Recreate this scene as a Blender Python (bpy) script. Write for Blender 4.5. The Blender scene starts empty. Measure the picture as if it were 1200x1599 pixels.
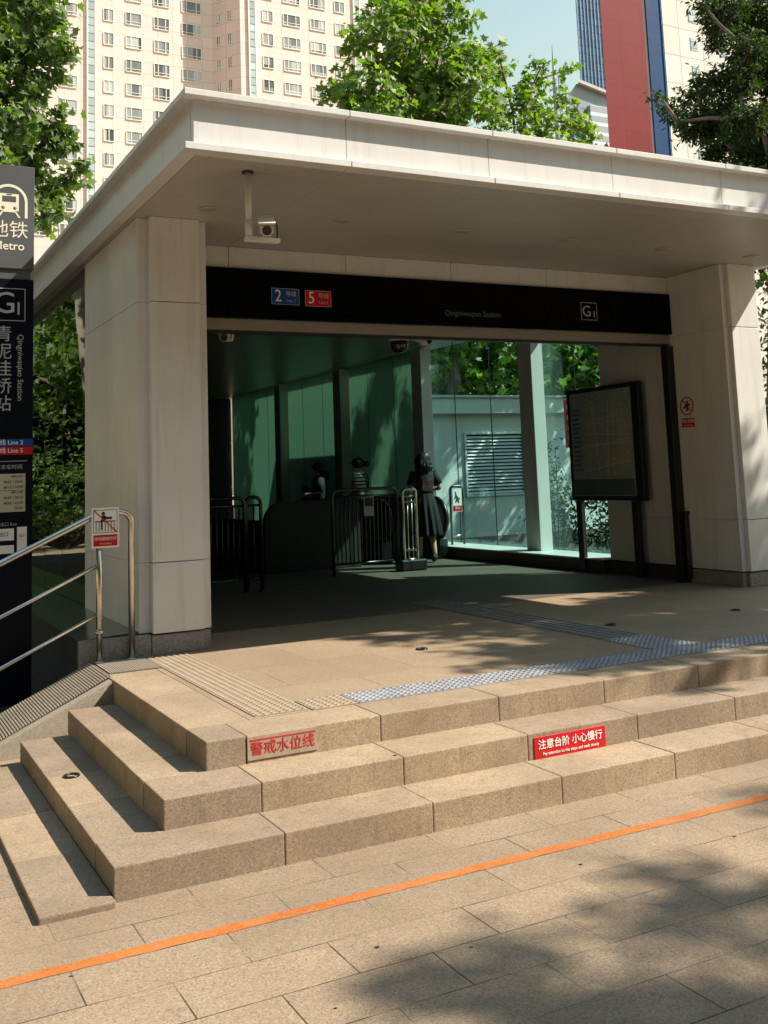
import bpy, bmesh, math, random
import numpy as np
from mathutils import Matrix, Vector
rnd = random.Random(7)
S = bpy.context.scene
COL = S.collection
# ------------------------------------------------------------------ camera
cam_d = bpy.data.cameras.new("camera")
cam = bpy.data.objects.new("camera", cam_d)
COL.objects.link(cam)
F, PX, PY, W, H = 1626.42, 601.34, 533.73, 1200, 1599
yaw, pitch, roll = 0.4831, 0.1272, -0.0373
CP = Vector((-1.7951, -5.687, 1.3996))
fw = Vector((math.sin(yaw)*math.cos(pitch), math.cos(yaw)*math.cos(pitch), math.sin(pitch)))
rt = Vector((math.cos(yaw), -math.sin(yaw), 0))
up = rt.cross(fw)
r2 = rt*math.cos(roll) + up*math.sin(roll)
u2 = -rt*math.sin(roll) + up*math.cos(roll)
M = Matrix((r2, u2, -fw)).transposed().to_4x4()
M.translation = CP
cam.matrix_world = M
cam_d.sensor_fit = 'VERTICAL'
cam_d.sensor_height = 36
cam_d.lens = 36*F/H
cam_d.shift_x = (W/2-PX)/H
cam_d.shift_y = -(H/2-PY)/H
cam_d.clip_end = 4000
cam_d.clip_start = 0.05
S.camera = cam
# ------------------------------------------------------------------ light
SUN = Vector((0.85, -0.48, 1.0)).normalized()
wd = bpy.data.worlds.new("World")
S.world = wd
wd.use_nodes = True
nt = wd.node_tree
sky = nt.nodes.new('ShaderNodeTexSky')
sky.sky_type = 'NISHITA'
sky.sun_disc = False
sky.sun_elevation = math.asin(SUN.z)
sky.sun_rotation = math.atan2(SUN.x, SUN.y)
sky.air_density = 2.9
sky.dust_density = 0.5
sky.ozone_density = 1.9
bg = nt.nodes['Background']
nt.links.new(sky.outputs[0], bg.inputs[0])
bg.inputs[1].default_value = 0.09
sl = bpy.data.lights.new("sun", 'SUN')
sl.energy = 5.0
sl.angle = math.radians(0.53)
sl.color = (1.0, 0.90, 0.75)
sun = bpy.data.objects.new("sun", sl)
sun.rotation_euler = SUN.to_track_quat('Z', 'Y').to_euler()
sun.location = (20, -10, 30)
COL.objects.link(sun)
S.view_settings.view_transform = 'Standard'
S.view_settings.look = 'None'
S.view_settings.exposure = 0.9
S.view_settings.gamma = 1
S.cycles.max_bounces = 8
S.cycles.transparent_max_bounces = 24
S.cycles.sample_clamp_indirect = 4
S.cycles.caustics_reflective = False
S.cycles.caustics_refractive = False


# ------------------------------------------------------------------ materials
def new_mat(name):
    m = bpy.data.materials.new(name)
    m.use_nodes = True
    n = m.node_tree.nodes
    return m, n, m.node_tree.links, n['Principled BSDF']


def mix(n, l, fac, a, b, mode='MIX'):
    x = n.new('ShaderNodeMix')
    x.data_type = 'RGBA'
    x.blend_type = mode
    for sock, v in ((x.inputs[0], fac), (x.inputs[6], a), (x.inputs[7], b)):
        if isinstance(v, (int, float)):
            sock.default_value = v
        elif isinstance(v, tuple):
            sock.default_value = v if len(v) == 4 else v+(1,)
        else:
            l.new(v, sock)
    return x.outputs[2]


def noise(n, l, scale, detail=4, rough=.6, vec=None, lo=None, hi=None, dist=0):
    t = n.new('ShaderNodeTexNoise')
    t.inputs['Scale'].default_value = scale
    t.inputs['Detail'].default_value = detail
    t.inputs['Roughness'].default_value = rough
    t.inputs['Distortion'].default_value = dist
    if vec is not None:
        l.new(vec, t.inputs['Vector'])
    if lo is None:
        return t.outputs[0]
    r = n.new('ShaderNodeMapRange')
    r.inputs[1].default_value = lo
    r.inputs[2].default_value = hi
    l.new(t.outputs[0], r.inputs[0])
    return r.outputs[0]


def pos(n):
    return n.new('ShaderNodeNewGeometry').outputs['Position']


def plain(name, col, rough=.5, metal=0, var=.12, vscale=3, bump=0, bscale=60, spec=.5, streak=0):
    m, n, l, b = new_mat(name)
    p = pos(n)
    f = noise(n, l, vscale, 5, .6, p, .3, .7)
    d = tuple(max(0, c*(1-var)) for c in col)
    u = tuple(min(1, c*(1+var)) for c in col)
    c = mix(n, l, f, d, u)
    if streak:
        mp = n.new('ShaderNodeMapping')
        mp.inputs['Scale'].default_value = (11, 11, .7)
        l.new(p, mp.inputs[0])
        q = noise(n, l, 1, 5, .7, mp.outputs[0], .52, .80)
        c = mix(n, l, q, c, mix(n, l, streak, c, (col[0]*.42, col[1]*.38, col[2]*.30)))
        q = noise(n, l, 23, 4, .7, p, .66, .74)
        c = mix(n, l, q, c, mix(n, l, streak*.8, c, (col[0]*.4, col[1]*.35, col[2]*.28)))
    l.new(c, b.inputs['Base Color'])
    b.inputs['Roughness'].default_value = rough
    b.inputs['Metallic'].default_value = metal
    b.inputs['Specular IOR Level'].default_value = spec
    if bump:
        bp = n.new('ShaderNodeBump')
        bp.inputs['Strength'].default_value = bump
        bp.inputs['Distance'].default_value = .01
        l.new(noise(n, l, bscale, 4, .6, p), bp.inputs['Height'])
        l.new(bp.outputs[0], b.inputs['Normal'])
    return m


def granite(name, base, dark=.5, light=1.3, scale=160, stain=.25, rough=.75, brick=None, bump=.25, streak=0):
    m, n, l, b = new_mat(name)
    p = pos(n)
    v = n.new('ShaderNodeTexVoronoi')
    v.inputs['Scale'].default_value = scale
    l.new(p, v.inputs['Vector'])
    sep = n.new('ShaderNodeSeparateColor')
    l.new(v.outputs['Color'], sep.inputs[0])
    cr = n.new('ShaderNodeValToRGB')
    e = cr.color_ramp.elements
    e[0].position = 0
    e[0].color = tuple(c*dark for c in base)+(1,)
    e[1].position = 1
    e[1].color = tuple(min(1, c*light) for c in base)+(1,)
    x = cr.color_ramp.elements.new(.22)
    x.color = tuple(c*.9 for c in base)+(1,)
    x = cr.color_ramp.elements.new(.7)
    x.color = tuple(c*1.03 for c in base)+(1,)
    l.new(sep.outputs[0], cr.inputs[0])
    c = cr.outputs[0]
    f2 = noise(n, l, scale*.35, 3, .7, p, .35, .65)
    c = mix(n, l, .35, c, mix(n, l, f2, tuple(k*.62 for k in base), tuple(min(1, k*1.25) for k in base)))
    # weathering: big blotches and small dark spots
    f = noise(n, l, 1.7, 6, .62, p, .38, .68)
    c = mix(n, l, f, mix(n, l, stain, c, tuple(k*.45 for k in (base[0]*1.02, base[1]*.98, base[2]*.9))), c)
    g = noise(n, l, 6.5, 5, .7, p, .60, .74)
    c = mix(n, l, g, c, mix(n, l, .5*stain+.08, c, tuple(k*.35 for k in base)))
    if streak:
        mp = n.new('ShaderNodeMapping')
        mp.inputs['Scale'].default_value = (14, 14, 2.5)
        l.new(p, mp.inputs[0])
        s = noise(n, l, 1, 4, .7, mp.outputs[0], .55, .75)
        c = mix(n, l, s, c, mix(n, l, streak, c, tuple(k*.3 for k in base)))
    hgt = sep.outputs[0]
    if brick:
        bw, rh, ox, oy, off, mort = brick
        mp = n.new('ShaderNodeMapping')
        mp.inputs['Location'].default_value = (ox, oy, 0)
        l.new(p, mp.inputs[0])
        br = n.new('ShaderNodeTexBrick')
        br.offset = off
        br.inputs['Scale'].default_value = 1
        br.inputs['Brick Width'].default_value = bw
        br.inputs['Row Height'].default_value = rh
        br.inputs['Mortar Size'].default_value = mort
        br.inputs['Mortar Smooth'].default_value = .1
        br.inputs['Bias'].default_value = 0
        br.inputs['Color1'].default_value = (.90, .90, .91, 1)
        br.inputs['Color2'].default_value = (1.05, 1.04, 1.03, 1)
        br.inputs['Mortar'].default_value = (1, 1, 1, 1)
        l.new(mp.outputs[0], br.inputs['Vector'])
        c = mix(n, l, 1.0, c, br.outputs['Color'], 'MULTIPLY')
        jn = noise(n, l, 3.1, 3, .6, p, .42, .58)
        ml = n.new('ShaderNodeMath')
        ml.operation = 'MULTIPLY'
        l.new(br.outputs['Fac'], ml.inputs[0])
        ad = n.new('ShaderNodeMath')
        ad.operation = 'MULTIPLY_ADD'
        ad.inputs[1].default_value = .7
        ad.inputs[2].default_value = .3
        l.new(jn, ad.inputs[0])
        l.new(ad.outputs[0], ml.inputs[1])
        c = mix(n, l, ml.outputs[0], c, tuple(k*.16 for k in base))
        sb = n.new('ShaderNodeMath')
        sb.operation = 'SUBTRACT'
        l.new(sep.outputs[0], sb.inputs[0])
        l.new(br.outputs['Fac'], sb.inputs[1])
        hgt = sb.outputs[0]
    l.new(c, b.inputs['Base Color'])
    b.inputs['Roughness'].default_value = rough
    b.inputs['Specular IOR Level'].default_value = .35
    bp = n.new('ShaderNodeBump')
    bp.inputs['Strength'].default_value = bump
    bp.inputs['Distance'].default_value = .004
    l.new(hgt, bp.inputs['Height'])
    l.new(bp.outputs[0], b.inputs['Normal'])
    return m


def glass(name, tint, refl=(.9, .95, .95), fac=None, rough=.02, ior=.035):
    m, n, l, b = new_mat(name)
    n.remove(b)
    t = n.new('ShaderNodeBsdfTransparent')
    t.inputs[0].default_value = tint+(1,)
    g = n.new('ShaderNodeBsdfGlossy')
    g.inputs[0].default_value = refl+(1,)
    g.inputs[1].default_value = rough
    lw = n.new('ShaderNodeLayerWeight')
    lw.inputs[0].default_value = .5
    pw = n.new('ShaderNodeMath')
    pw.operation = 'POWER'
    pw.inputs[1].default_value = 4
    l.new(lw.outputs['Facing'], pw.inputs[0])
    fr = n.new('ShaderNodeMapRange')
    fr.inputs[3].default_value = ior
    fr.inputs[4].default_value = .9
    l.new(pw.outputs[0], fr.inputs[0])
    p = pos(n)
    bp = n.new('ShaderNodeBump')
    bp.inputs['Strength'].default_value = .06
    bp.inputs['Distance'].default_value = .02
    l.new(noise(n, l, 1.2, 2, .5, p), bp.inputs['Height'])
    l.new(bp.outputs[0], g.inputs['Normal'])
    x = n.new('ShaderNodeMixShader')
    if fac is None:
        l.new(fr.outputs[0], x.inputs[0])
    else:
        x.inputs[0].default_value = fac
    l.new(t.outputs[0], x.inputs[1])
    l.new(g.outputs[0], x.inputs[2])
    l.new(x.outputs[0], n['Material Output'].inputs[0])
    return m


def leaf_mat(name, c1, c2, trans=.45, gloss=.8):
    m, n, l, b = new_mat(name)
    n.remove(b)
    a = n.new('ShaderNodeAttribute')
    a.attribute_name = 'tint'
    c = mix(n, l, a.outputs['Fac'], c1, c2)
    d = n.new('ShaderNodeBsdfDiffuse')
    l.new(c, d.inputs[0])
    t = n.new('ShaderNodeBsdfTranslucent')
    l.new(mix(n, l, 1.0, c, (1.5, 1.7, .7), 'MULTIPLY'), t.inputs[0])
    x = n.new('ShaderNodeMixShader')
    x.inputs[0].default_value = trans
    l.new(d.outputs[0], x.inputs[1])
    l.new(t.outputs[0], x.inputs[2])
    g = n.new('ShaderNodeBsdfGlossy')
    g.inputs[1].default_value = .58
    g.inputs[0].default_value = (gloss, gloss, gloss, 1)
    y = n.new('ShaderNodeMixShader')
    lw = n.new('ShaderNodeLayerWeight')
    pw = n.new('ShaderNodeMath')
    pw.operation = 'POWER'
    pw.inputs[1].default_value = 3
    l.new(lw.outputs['Facing'], pw.inputs[0])
    fr = n.new('ShaderNodeMapRange')
    fr.inputs[3].default_value = .035
    fr.inputs[4].default_value = .25
    l.new(pw.outputs[0], fr.inputs[0])
    l.new(fr.outputs[0], y.inputs[0])
    l.new(x.outputs[0], y.inputs[1])
    l.new(g.outputs[0], y.inputs[2])
    l.new(y.outputs[0], n['Material Output'].inputs[0])
    return m


def facade(name, base, bw, rh, axis='x', joint=.72, var=.08, rough=.6, mort=.06, streak=.12):
    m, n, l, b = new_mat(name)
    p = pos(n)
    s = n.new('ShaderNodeSeparateXYZ')
    l.new(p, s.inputs[0])
    c = n.new('ShaderNodeCombineXYZ')
    l.new(s.outputs[0 if axis == 'x' else 1], c.inputs[0])
    l.new(s.outputs[2], c.inputs[1])
    br = n.new('ShaderNodeTexBrick')
    br.offset = 0
    br.inputs['Scale'].default_value = 1
    br.inputs['Brick Width'].default_value = bw
    br.inputs['Row Height'].default_value = rh
    br.inputs['Mortar Size'].default_value = mort
    br.inputs['Color1'].default_value = tuple(k*(1-var) for k in base)+(1,)
    br.inputs['Color2'].default_value = tuple(min(1, k*(1+var)) for k in base)+(1,)
    br.inputs['Mortar'].default_value = tuple(k*joint for k in base)+(1,)
    l.new(c.outputs[0], br.inputs['Vector'])
    mp = n.new('ShaderNodeMapping')
    mp.inputs['Scale'].default_value = (.5, .5, .06)
    l.new(p, mp.inputs[0])
    f = noise(n, l, 1, 5, .65, mp.outputs[0], .4, .7)
    l.new(mix(n, l, f, br.outputs[0], mix(n, l, streak, br.outputs[0], tuple(k*.5 for k in base))), b.inputs['Base Color'])
    b.inputs['Roughness'].default_value = rough
    b.inputs['Specular IOR Level'].default_value = .5 if rough < .3 else .15
    return m


MT = {}
MT['paving'] = granite('paving granite', (.300, .228, .158), .38, 1.5, 170, .36, .8, (.63, .304, .33, 1.295, .5, .0035))
MT['step'] = granite('step granite', (.348, .267, .188), .36, 1.5, 170, .42, .8, None, .3, .45)
for _i, _k in enumerate((.88, 1.0, 1.09)):
    MT['step%d' % _i] = granite('step granite tone', (.348*_k, .267*_k, .188*_k*(1.03-.03*_i)), .36, 1.5, 170, .5, .8, None, .3, .5)
MT['floor'] = granite('platform granite', (.316, .240, .166), .5, 1.25, 150, .2, .7, (1.0, .8, .02, -.36+1.6, .5, .003))
MT['plinth'] = granite('plinth granite', (.27, .25, .235), .35, 1.6, 110, .15, .55)
MT['panel'] = plain('cream metal panel', (.655, .665, .665), .38, 0, .06, 1.3, .03, 2.2, .5, .35)
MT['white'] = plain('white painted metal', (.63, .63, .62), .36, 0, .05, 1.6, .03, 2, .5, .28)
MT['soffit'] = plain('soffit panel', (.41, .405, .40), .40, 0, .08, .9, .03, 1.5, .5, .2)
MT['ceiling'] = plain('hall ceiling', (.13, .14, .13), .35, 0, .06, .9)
MT['dark'] = plain('dark joint', (.03, .028, .025), .8, 0, .2)
MT['black'] = plain('black gloss panel', (.003, .003, .004), .3, 0, .2, 2, 0, 1, .04)
MT['frame'] = plain('dark bronze frame', (.014, .013, .013), .4, 0, .2, 3)
MT['lintel'] = plain('grey lintel', (.26, .245, .22), .4, 0, .06)
MT['steel'] = plain('brushed steel', (.62, .58, .50), .27, 1, .12, 8)
MT['darksteel'] = plain('dull steel', (.09, .09, .09), .34, 1, .2, 6)
MT['wallhall'] = plain('hall panel', (.22, .21, .18), .4, 0, .06)
MT['floorshade'] = granite('platform granite darkened for shade', (.13, .11, .085), .5, 1.25, 150, .3, .6, (1.0, .8, .02, -.36+1.6, .5, .003))  # platform granite darkened to put the hall's shade into the colour
MT['cladding'] = plain('dark cladding', (.030, .032, .031), .45, 0, .15, 4, 0, 1, .25)
MT['ledge'] = plain('polished dark ledge', (.055, .06, .06), .18, 0, .3, 5)
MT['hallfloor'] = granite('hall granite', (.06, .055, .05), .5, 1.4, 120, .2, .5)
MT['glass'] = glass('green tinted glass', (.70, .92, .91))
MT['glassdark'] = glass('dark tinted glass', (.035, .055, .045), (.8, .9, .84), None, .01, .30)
m_, n_, l_, b_ = new_mat('frosted green glass')
n_.remove(b_)
_t = n_.new('ShaderNodeBsdfTranslucent')
_t.inputs[0].default_value = (.155, .265, .21, 1)
_d = n_.new('ShaderNodeBsdfGlossy')
_d.inputs[1].default_value = .25
_d.inputs[0].default_value = (.3, .4, .35, 1)
_x = n_.new('ShaderNodeMixShader')
_x.inputs[0].default_value = .12
l_.new(_t.outputs[0], _x.inputs[1])
l_.new(_d.outputs[0], _x.inputs[2])
l_.new(_x.outputs[0], n_['Material Output'].inputs[0])
MT['frost'] = m_
MT['tactile'] = plain('beige tactile tile', (.285, .222, .16), .7, 0, .12, 9)
MT['tactileblue'] = plain('grey blue tactile tile', (.255, .26, .285), .5, .0, .2, 7)
MT['tactiledark'] = plain('grey guide tile', (.20, .195, .19), .6, 0, .15, 7)
MT['rib'] = granite('ribbed granite', (.36, .31, .24), .6, 1.3, 160, .3, .8)
MT['ribgroove'] = plain('groove', (.06, .055, .05), .9, 0, .2, 9)
MT['red'] = plain('sign red', (.50, .014, .02), .45, 0, .05, 3, 0, 1, .2)
MT['redtext'] = plain('red lettering', (.52, .03, .025), .5, 0, .1)
MT['whitetext'] = plain('white lettering', (.80, .80, .78), .5, 0, .03)
MT['greytext'] = plain('grey lettering', (.42, .44, .45), .5, 0, .03)
MT['dimtext'] = plain('dim lettering', (.10, .10, .10), .5, 0, .03)
MT['creamtext'] = plain('cream lettering', (.72, .68, .52), .5, 0, .03)
MT['blue'] = plain('line blue', (.010, .075, .30), .45, 0, .04, 3, 0, 1, .15)
MT['navy'] = plain('totem navy', (.006, .008, .015), .28, 0, .15, 2, 0, 1, .10)
MT['totem'] = plain('totem grey', (.085, .09, .095), .42, .0, .1, 2, 0, 1, .3)
MT['paper'] = plain('timetable cream', (.48, .46, .36), .6, 0, .05)
MT['blackink'] = plain('black ink', (.015, .015, .015), .6, 0, .1)
MT['plate'] = plain('stone coloured plate', (.33, .25, .20), .5, 0, .15, 14)
MT['camwhite'] = plain('camera white', (.62, .61, .55), .42, 0, .06)
MT['lens'] = plain('lens black', (.01, .01, .012), .12, 0, .1)
MT['lamp'] = plain('downlight ring', (.50, .47, .42), .4, 0, .04)
MT['lampin'] = plain('downlight diffuser', (.34, .31, .27), .3, 0, .04)
MT['soil'] = plain('planting soil', (.022, .017, .012), .95, 0, .5, 14, .6, 40)
MT['orange'] = granite('orange line paint', (.52, .140, .018), .72, 1.15, 160, .5, .75)
_m = MT['orange']
_n, _l = _m.node_tree.nodes, _m.node_tree.links
_b = _n['Principled BSDF']
_c = _b.inputs['Base Color'].links[0].from_socket
_p = pos(_n)
_f = noise(_n, _l, 5, 6, .8, _p, .48, .64)
_h = noise(_n, _l, 90, 3, .7, _p, .50, .62)
_c = mix(_n, _l, _f, _c, (.38, .165, .06))
_c = mix(_n, _l, _h, _c, (.35, .17, .075))
_l.new(_c, _b.inputs['Base Color'])
MT['vent'] = plain('white vent wall', (.70, .72, .70), .5, 0, .05, .7)
MT['slat'] = plain('white slat', (.82, .83, .82), .4, 0, .03)
MT['bark'] = plain('tree bark', (.16, .13, .10), .9, 0, .5, 4, .8, 14)
MT['stem'] = plain('shrub stem', (.07, .055, .035), .9, 0, .3, 8)
MT['leafplane'] = leaf_mat('plane leaves', (.06, .13, .009), (.19, .29, .020), .5)
MT['leafleft'] = leaf_mat('maple leaves', (.04, .09, .010), (.13, .20, .022), .45)
MT['leafdark'] = leaf_mat('dark leaves', (.016, .036, .009), (.05, .085, .016), .4, .35)
MT['leafhedge'] = leaf_mat('hedge leaves', (.06, .13, .014), (.15, .26, .03), .5)
MT['skin'] = plain('skin', (.50, .31, .22), .5, 0, .06)
MT['hair'] = plain('black hair', (.008, .007, .007), .4, 0, .3, 40, .5, 90)
MT['cloth_navy'] = plain('dark navy cloth', (.007, .0065, .010), .85, 0, .3, 12)
MT['cloth_plum'] = plain('plum print cloth', (.11, .030, .045), .85, 0, .7, 16)
MT['cloth_black'] = plain('black cloth', (.010, .010, .011), .85, 0, .3, 12)
MT['shoe'] = plain('shoe', (.03, .03, .03), .6, 0, .2)
MT['rubber'] = plain('black rubber', (.010, .010, .010), .35, 0, .2)
MT['pinkwall'] = facade('pink tiled facade', (.73, .61, .58), 2.1, 1.68, 'x', .82, .04)
MT['pinkside'] = facade('pink tiled side', (.73, .58, .54), 2.1, 1.68, 'y', .80, .05)
MT['winframe'] = plain('white window frame', (.78, .76, .72), .5, 0, .05)
MT['redwall'] = facade('red panel facade', (.17, .020, .024), 4.2, 3.4, 'x', .75, .05)
MT['greywall'] = facade('pale panel facade', (.62, .59, .57), 4.9, 4.6, 'x', .62, .05, .6, .09)
MT['greystrip'] = plain('grey strip', (.42, .40, .39), .5)
MT['bluewall'] = facade('blue panel facade', (.006, .045, .15), 9, .9, 'x', .8, .08)
MT['skyglass'] = facade('blue glass tower', (.07, .19, .40), 2.6, 3.6, 'x', .45, .35, .25, .3)
MT['office'] = facade('pale office facade', (.62, .72, .78), 40, 2.6, 'x', .5, .05, .4, .9)
MT['officedark'] = plain('office steel', (.22, .27, .33), .35, 0, .1, .2)


def window_glass():
    m, n, l, b = new_mat('apartment glass')
    oi = n.new('ShaderNodeObjectInfo')
    p = pos(n)
    w = n.new('ShaderNodeTexWhiteNoise')
    w.noise_dimensions = '3D'
    mp = n.new('ShaderNodeVectorMath')
    mp.operation = 'SNAP'
    mp.inputs[1].default_value = (1.1, 3, 3.3)
    l.new(p, mp.inputs[0])
    l.new(mp.outputs[0], w.inputs[0])
    c = mix(n, l, w.outputs[0], (.05, .055, .06), (.50, .53, .54))
    l.new(c, b.inputs['Base Color'])
    b.inputs['Roughness'].default_value = .12
    return m


MT['winglass'] = window_glass()
MT['stripglass'] = facade('stair glass strip', (.42, .50, .53), 5, 1.12, 'x', .35, .25, .2, .08)
# striped tee
m_, n_, l_, b_ = new_mat('striped cloth')
_g = n_.new('ShaderNodeTexCoord')
_s = n_.new('ShaderNodeSeparateXYZ')
l_.new(_g.outputs['Object'], _s.inputs[0])
_w = n_.new('ShaderNodeMath')
_w.operation = 'MULTIPLY'
_w.inputs[1].default_value = 2*math.pi/.062
l_.new(_s.outputs[2], _w.inputs[0])
_q = n_.new('ShaderNodeMath')
_q.operation = 'SINE'
l_.new(_w.outputs[0], _q.inputs[0])
_k = n_.new('ShaderNodeMath')
_k.operation = 'GREATER_THAN'
_k.inputs[1].default_value = .25
l_.new(_q.outputs[0], _k.inputs[0])
l_.new(mix(n_, l_, _k.outputs[0], (.80, .78, .66), (.06, .07, .065)), b_.inputs['Base Color'])
b_.inputs['Roughness'].default_value = .85
MT['striped'] = m_
# map poster
m_, n_, l_, b_ = new_mat('map print and reflection')
_p = pos(n_)
_v = n_.new('ShaderNodeTexVoronoi')
_v.feature = 'DISTANCE_TO_EDGE'
_v.inputs['Scale'].default_value = 16
l_.new(_p, _v.inputs['Vector'])
_r = n_.new('ShaderNodeMath')
_r.operation = 'LESS_THAN'
_r.inputs[1].default_value = .03
l_.new(_v.outputs[0], _r.inputs[0])
_c = mix(n_, l_, noise(n_, l_, 1.6, 4, .6, _p, .46, .6), (.24, .34, .39), (.40, .38, .31))  # blue-grey and brown patches also paint a blurred reflection over the print
_c = mix(n_, l_, noise(n_, l_, 6, 4, .6, _p, .52, .7), _c, (.30, .38, .26))
_c = mix(n_, l_, _r.outputs[0], _c, mix(n_, l_, .5, _c, (.70, .68, .58)))
l_.new(_c, b_.inputs['Base Color'])
b_.inputs['Roughness'].default_value = .06
MT['map'] = m_


# ------------------------------------------------------------------ builders
class MB:
    """collects shapes, links them as one mesh object"""
    def __init__(s):
        s.bm = bmesh.new()
        s.mats = []

    def mi(s, m):
        m = MT[m] if isinstance(m, str) else m
        if m not in s.mats:
            s.mats.append(m)
        return s.mats.index(m)

    def box(s, x0, x1, y0, y1, z0, z1, m, bev=0, rot=None, seg=1):
        b = bmesh.new()
        bmesh.ops.create_cube(b, size=1)
        bmesh.ops.scale(b, vec=(x1-x0, y1-y0, z1-z0), verts=b.verts)
        if bev:
            bmesh.ops.bevel(b, geom=b.edges[:], offset=bev, segments=seg, affect='EDGES', profile=.6)
        mt = Matrix.Translation(((x0+x1)/2, (y0+y1)/2, (z0+z1)/2))
        if rot is not None:
            mt = mt @ rot
        s.add(b, mt, m)
        return s

    def add(s, b, mt, m, smooth=False):
        k = s.mi(m)
        vm = {}
        for v in b.verts:
            vm[v] = s.bm.verts.new(mt @ v.co)
        for f in b.faces:
            try:
                g = s.bm.faces.new([vm[v] for v in f.verts])
            except ValueError:
                continue
            g.material_index = k
            g.smooth = smooth or f.smooth
        b.free()

    def poly(s, pts, m):
        k = s.mi(m)
        f = s.bm.faces.new([s.bm.verts.new(p) for p in pts])
        f.material_index = k
        return s

    def prism(s, pts, off, m, bev=0):
        """closed polygon pts (3d) swept along off"""
        b = bmesh.new()
        off = Vector(off)
        f = b.faces.new([b.verts.new(p) for p in pts])
        r = bmesh.ops.extrude_face_region(b, geom=[f])
        bmesh.ops.translate(b, vec=off, verts=[g for g in r['geom'] if isinstance(g, bmesh.types.BMVert)])
        bmesh.ops.recalc_face_normals(b, faces=b.faces[:])
        if bev:
            bmesh.ops.bevel(b, geom=b.edges[:], offset=bev, segments=1, affect='EDGES')
        s.add(b, Matrix.Identity(4), m)
        return s

    def tube(s, pts, r, m, n=10, caps=True, closed=False):
        pts = [Vector(p) for p in pts]
        rs = r if isinstance(r, (list, tuple)) else [r]*len(pts)
        k = s.mi(m)
        rings = []
        ref = None
        N = len(pts)
        for i, p in enumerate(pts):
            if closed:
                d = (pts[(i+1) % N]-pts[i-1]).normalized()
            elif i == 0:
                d = (pts[1]-p).normalized()
            elif i == N-1:
                d = (p-pts[i-1]).normalized()
            else:
                d = ((pts[i+1]-p).normalized()+(p-pts[i-1]).normalized()).normalized()
            if ref is None:
                ref = Vector((0, 0, 1)) if abs(d.z) < .9 else Vector((1, 0, 0))
            a = d.cross(ref)
            if a.length < 1e-4:
                a = d.cross(Vector((.3, 1, .2)))
            a.normalize()
            ref2 = a.cross(d).normalized()
            ref = ref2
            rings.append([s.bm.verts.new(p+(a*math.cos(t)+ref2*math.sin(t))*rs[i]) for t in [2*math.pi*j/n for j in range(n)]])
        pr = list(zip(rings, rings[1:]))
        if closed:
            pr.append((rings[-1], rings[0]))
        for A, B in pr:
            for j in range(n):
                f = s.bm.faces.new([A[j], A[(j+1) % n], B[(j+1) % n], B[j]])
                f.material_index = k
                f.smooth = True
        if caps and not closed:
            for R in (rings[0][::-1], rings[-1]):
                f = s.bm.faces.new(R)
                f.material_index = k
        return s

    def lathe(s, prof, c, m, n=20, axis='Z', smooth=True):
        k = s.mi(m)
        c = Vector(c)
        rings = []
        for r, h in prof:
            ring = []
            for j in range(n):
                t = 2*math.pi*j/n
                q = Vector((r*math.cos(t), r*math.sin(t), h))
                if axis == 'Y':
                    q = Vector((q.x, q.z, q.y))
                elif axis == 'X':
                    q = Vector((q.z, q.x, q.y))
                ring.append(s.bm.verts.new(c+q))
            rings.append(ring)
        for A, B in zip(rings, rings[1:]):
            for j in range(n):
                f = s.bm.faces.new([A[j], A[(j+1) % n], B[(j+1) % n], B[j]])
                f.material_index = k
                f.smooth = smooth
        for R in (rings[0][::-1], rings[-1]):
            f = s.bm.faces.new(R)
            f.material_index = k
        bmesh.ops.recalc_face_normals(s.bm, faces=s.bm.faces[:])
        return s

    def loft(s, rings, m, smooth=True, caps=True):
        k = s.mi(m)
        V = [[s.bm.verts.new(p) for p in R] for R in rings]
        n = len(V[0])
        for A, B in zip(V, V[1:]):
            for j in range(n):
                f = s.bm.faces.new([A[j], A[(j+1) % n], B[(j+1) % n], B[j]])
                f.material_index = k
                f.smooth = smooth
        if caps:
            for R in (V[0][::-1], V[-1]):
                f = s.bm.faces.new(R)
                f.material_index = k
        return s

    def text(s, body, loc, size, m, align='CENTER', rot=None, bold=0, sx=1, ext=.001):
        cu = bpy.data.curves.new('t', 'FONT')
        cu.body = body
        cu.size = size
        cu.align_x = align
        cu.align_y = 'CENTER'
        cu.offset = bold*size
        cu.extrude = ext
        cu.resolution_u = 3
        o = bpy.data.objects.new('t', cu)
        COL.objects.link(o)
        dg = bpy.context.evaluated_depsgraph_get()
        me = bpy.data.meshes.new_from_object(o.evaluated_get(dg))
        bpy.data.objects.remove(o)
        bpy.data.curves.remove(cu)
        b = bmesh.new()
        b.from_mesh(me)
        bpy.data.meshes.remove(me)
        R = rot if rot is not None else Matrix.Rotation(math.pi/2, 4, 'X')
        s.add(b, Matrix.Translation(loc) @ R @ Matrix.Diagonal((sx, 1, 1, 1)), m)
        return s

    def build(s, name, parent=None, normals=False):
        if normals:
            bmesh.ops.recalc_face_normals(s.bm, faces=s.bm.faces[:])
        me = bpy.data.meshes.new(name)
        s.bm.to_mesh(me)
        s.bm.free()
        for m in s.mats:
            me.materials.append(m)
        o = bpy.data.objects.new(name, me)
        COL.objects.link(o)
        if parent is not None:
            w = wpos(parent)
            me.transform(Matrix.Translation(-w))
            o.parent = parent
        return o


def wpos(o):
    v = Vector(o.location)
    while o.parent:
        o = o.parent
        v = v+Vector(o.location)
    return v


def tag(o, label=None, cat=None, group=None, kind=None):
    for k, v in (('label', label), ('category', cat), ('group', group), ('kind', kind)):
        if v:
            o[k] = v
    return o


def thing(name, label, cat, loc, group=None):
    o = bpy.data.objects.new(name, None)
    o.empty_display_size = .1
    o.location = loc
    COL.objects.link(o)
    return tag(o, label, cat, group)


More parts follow.
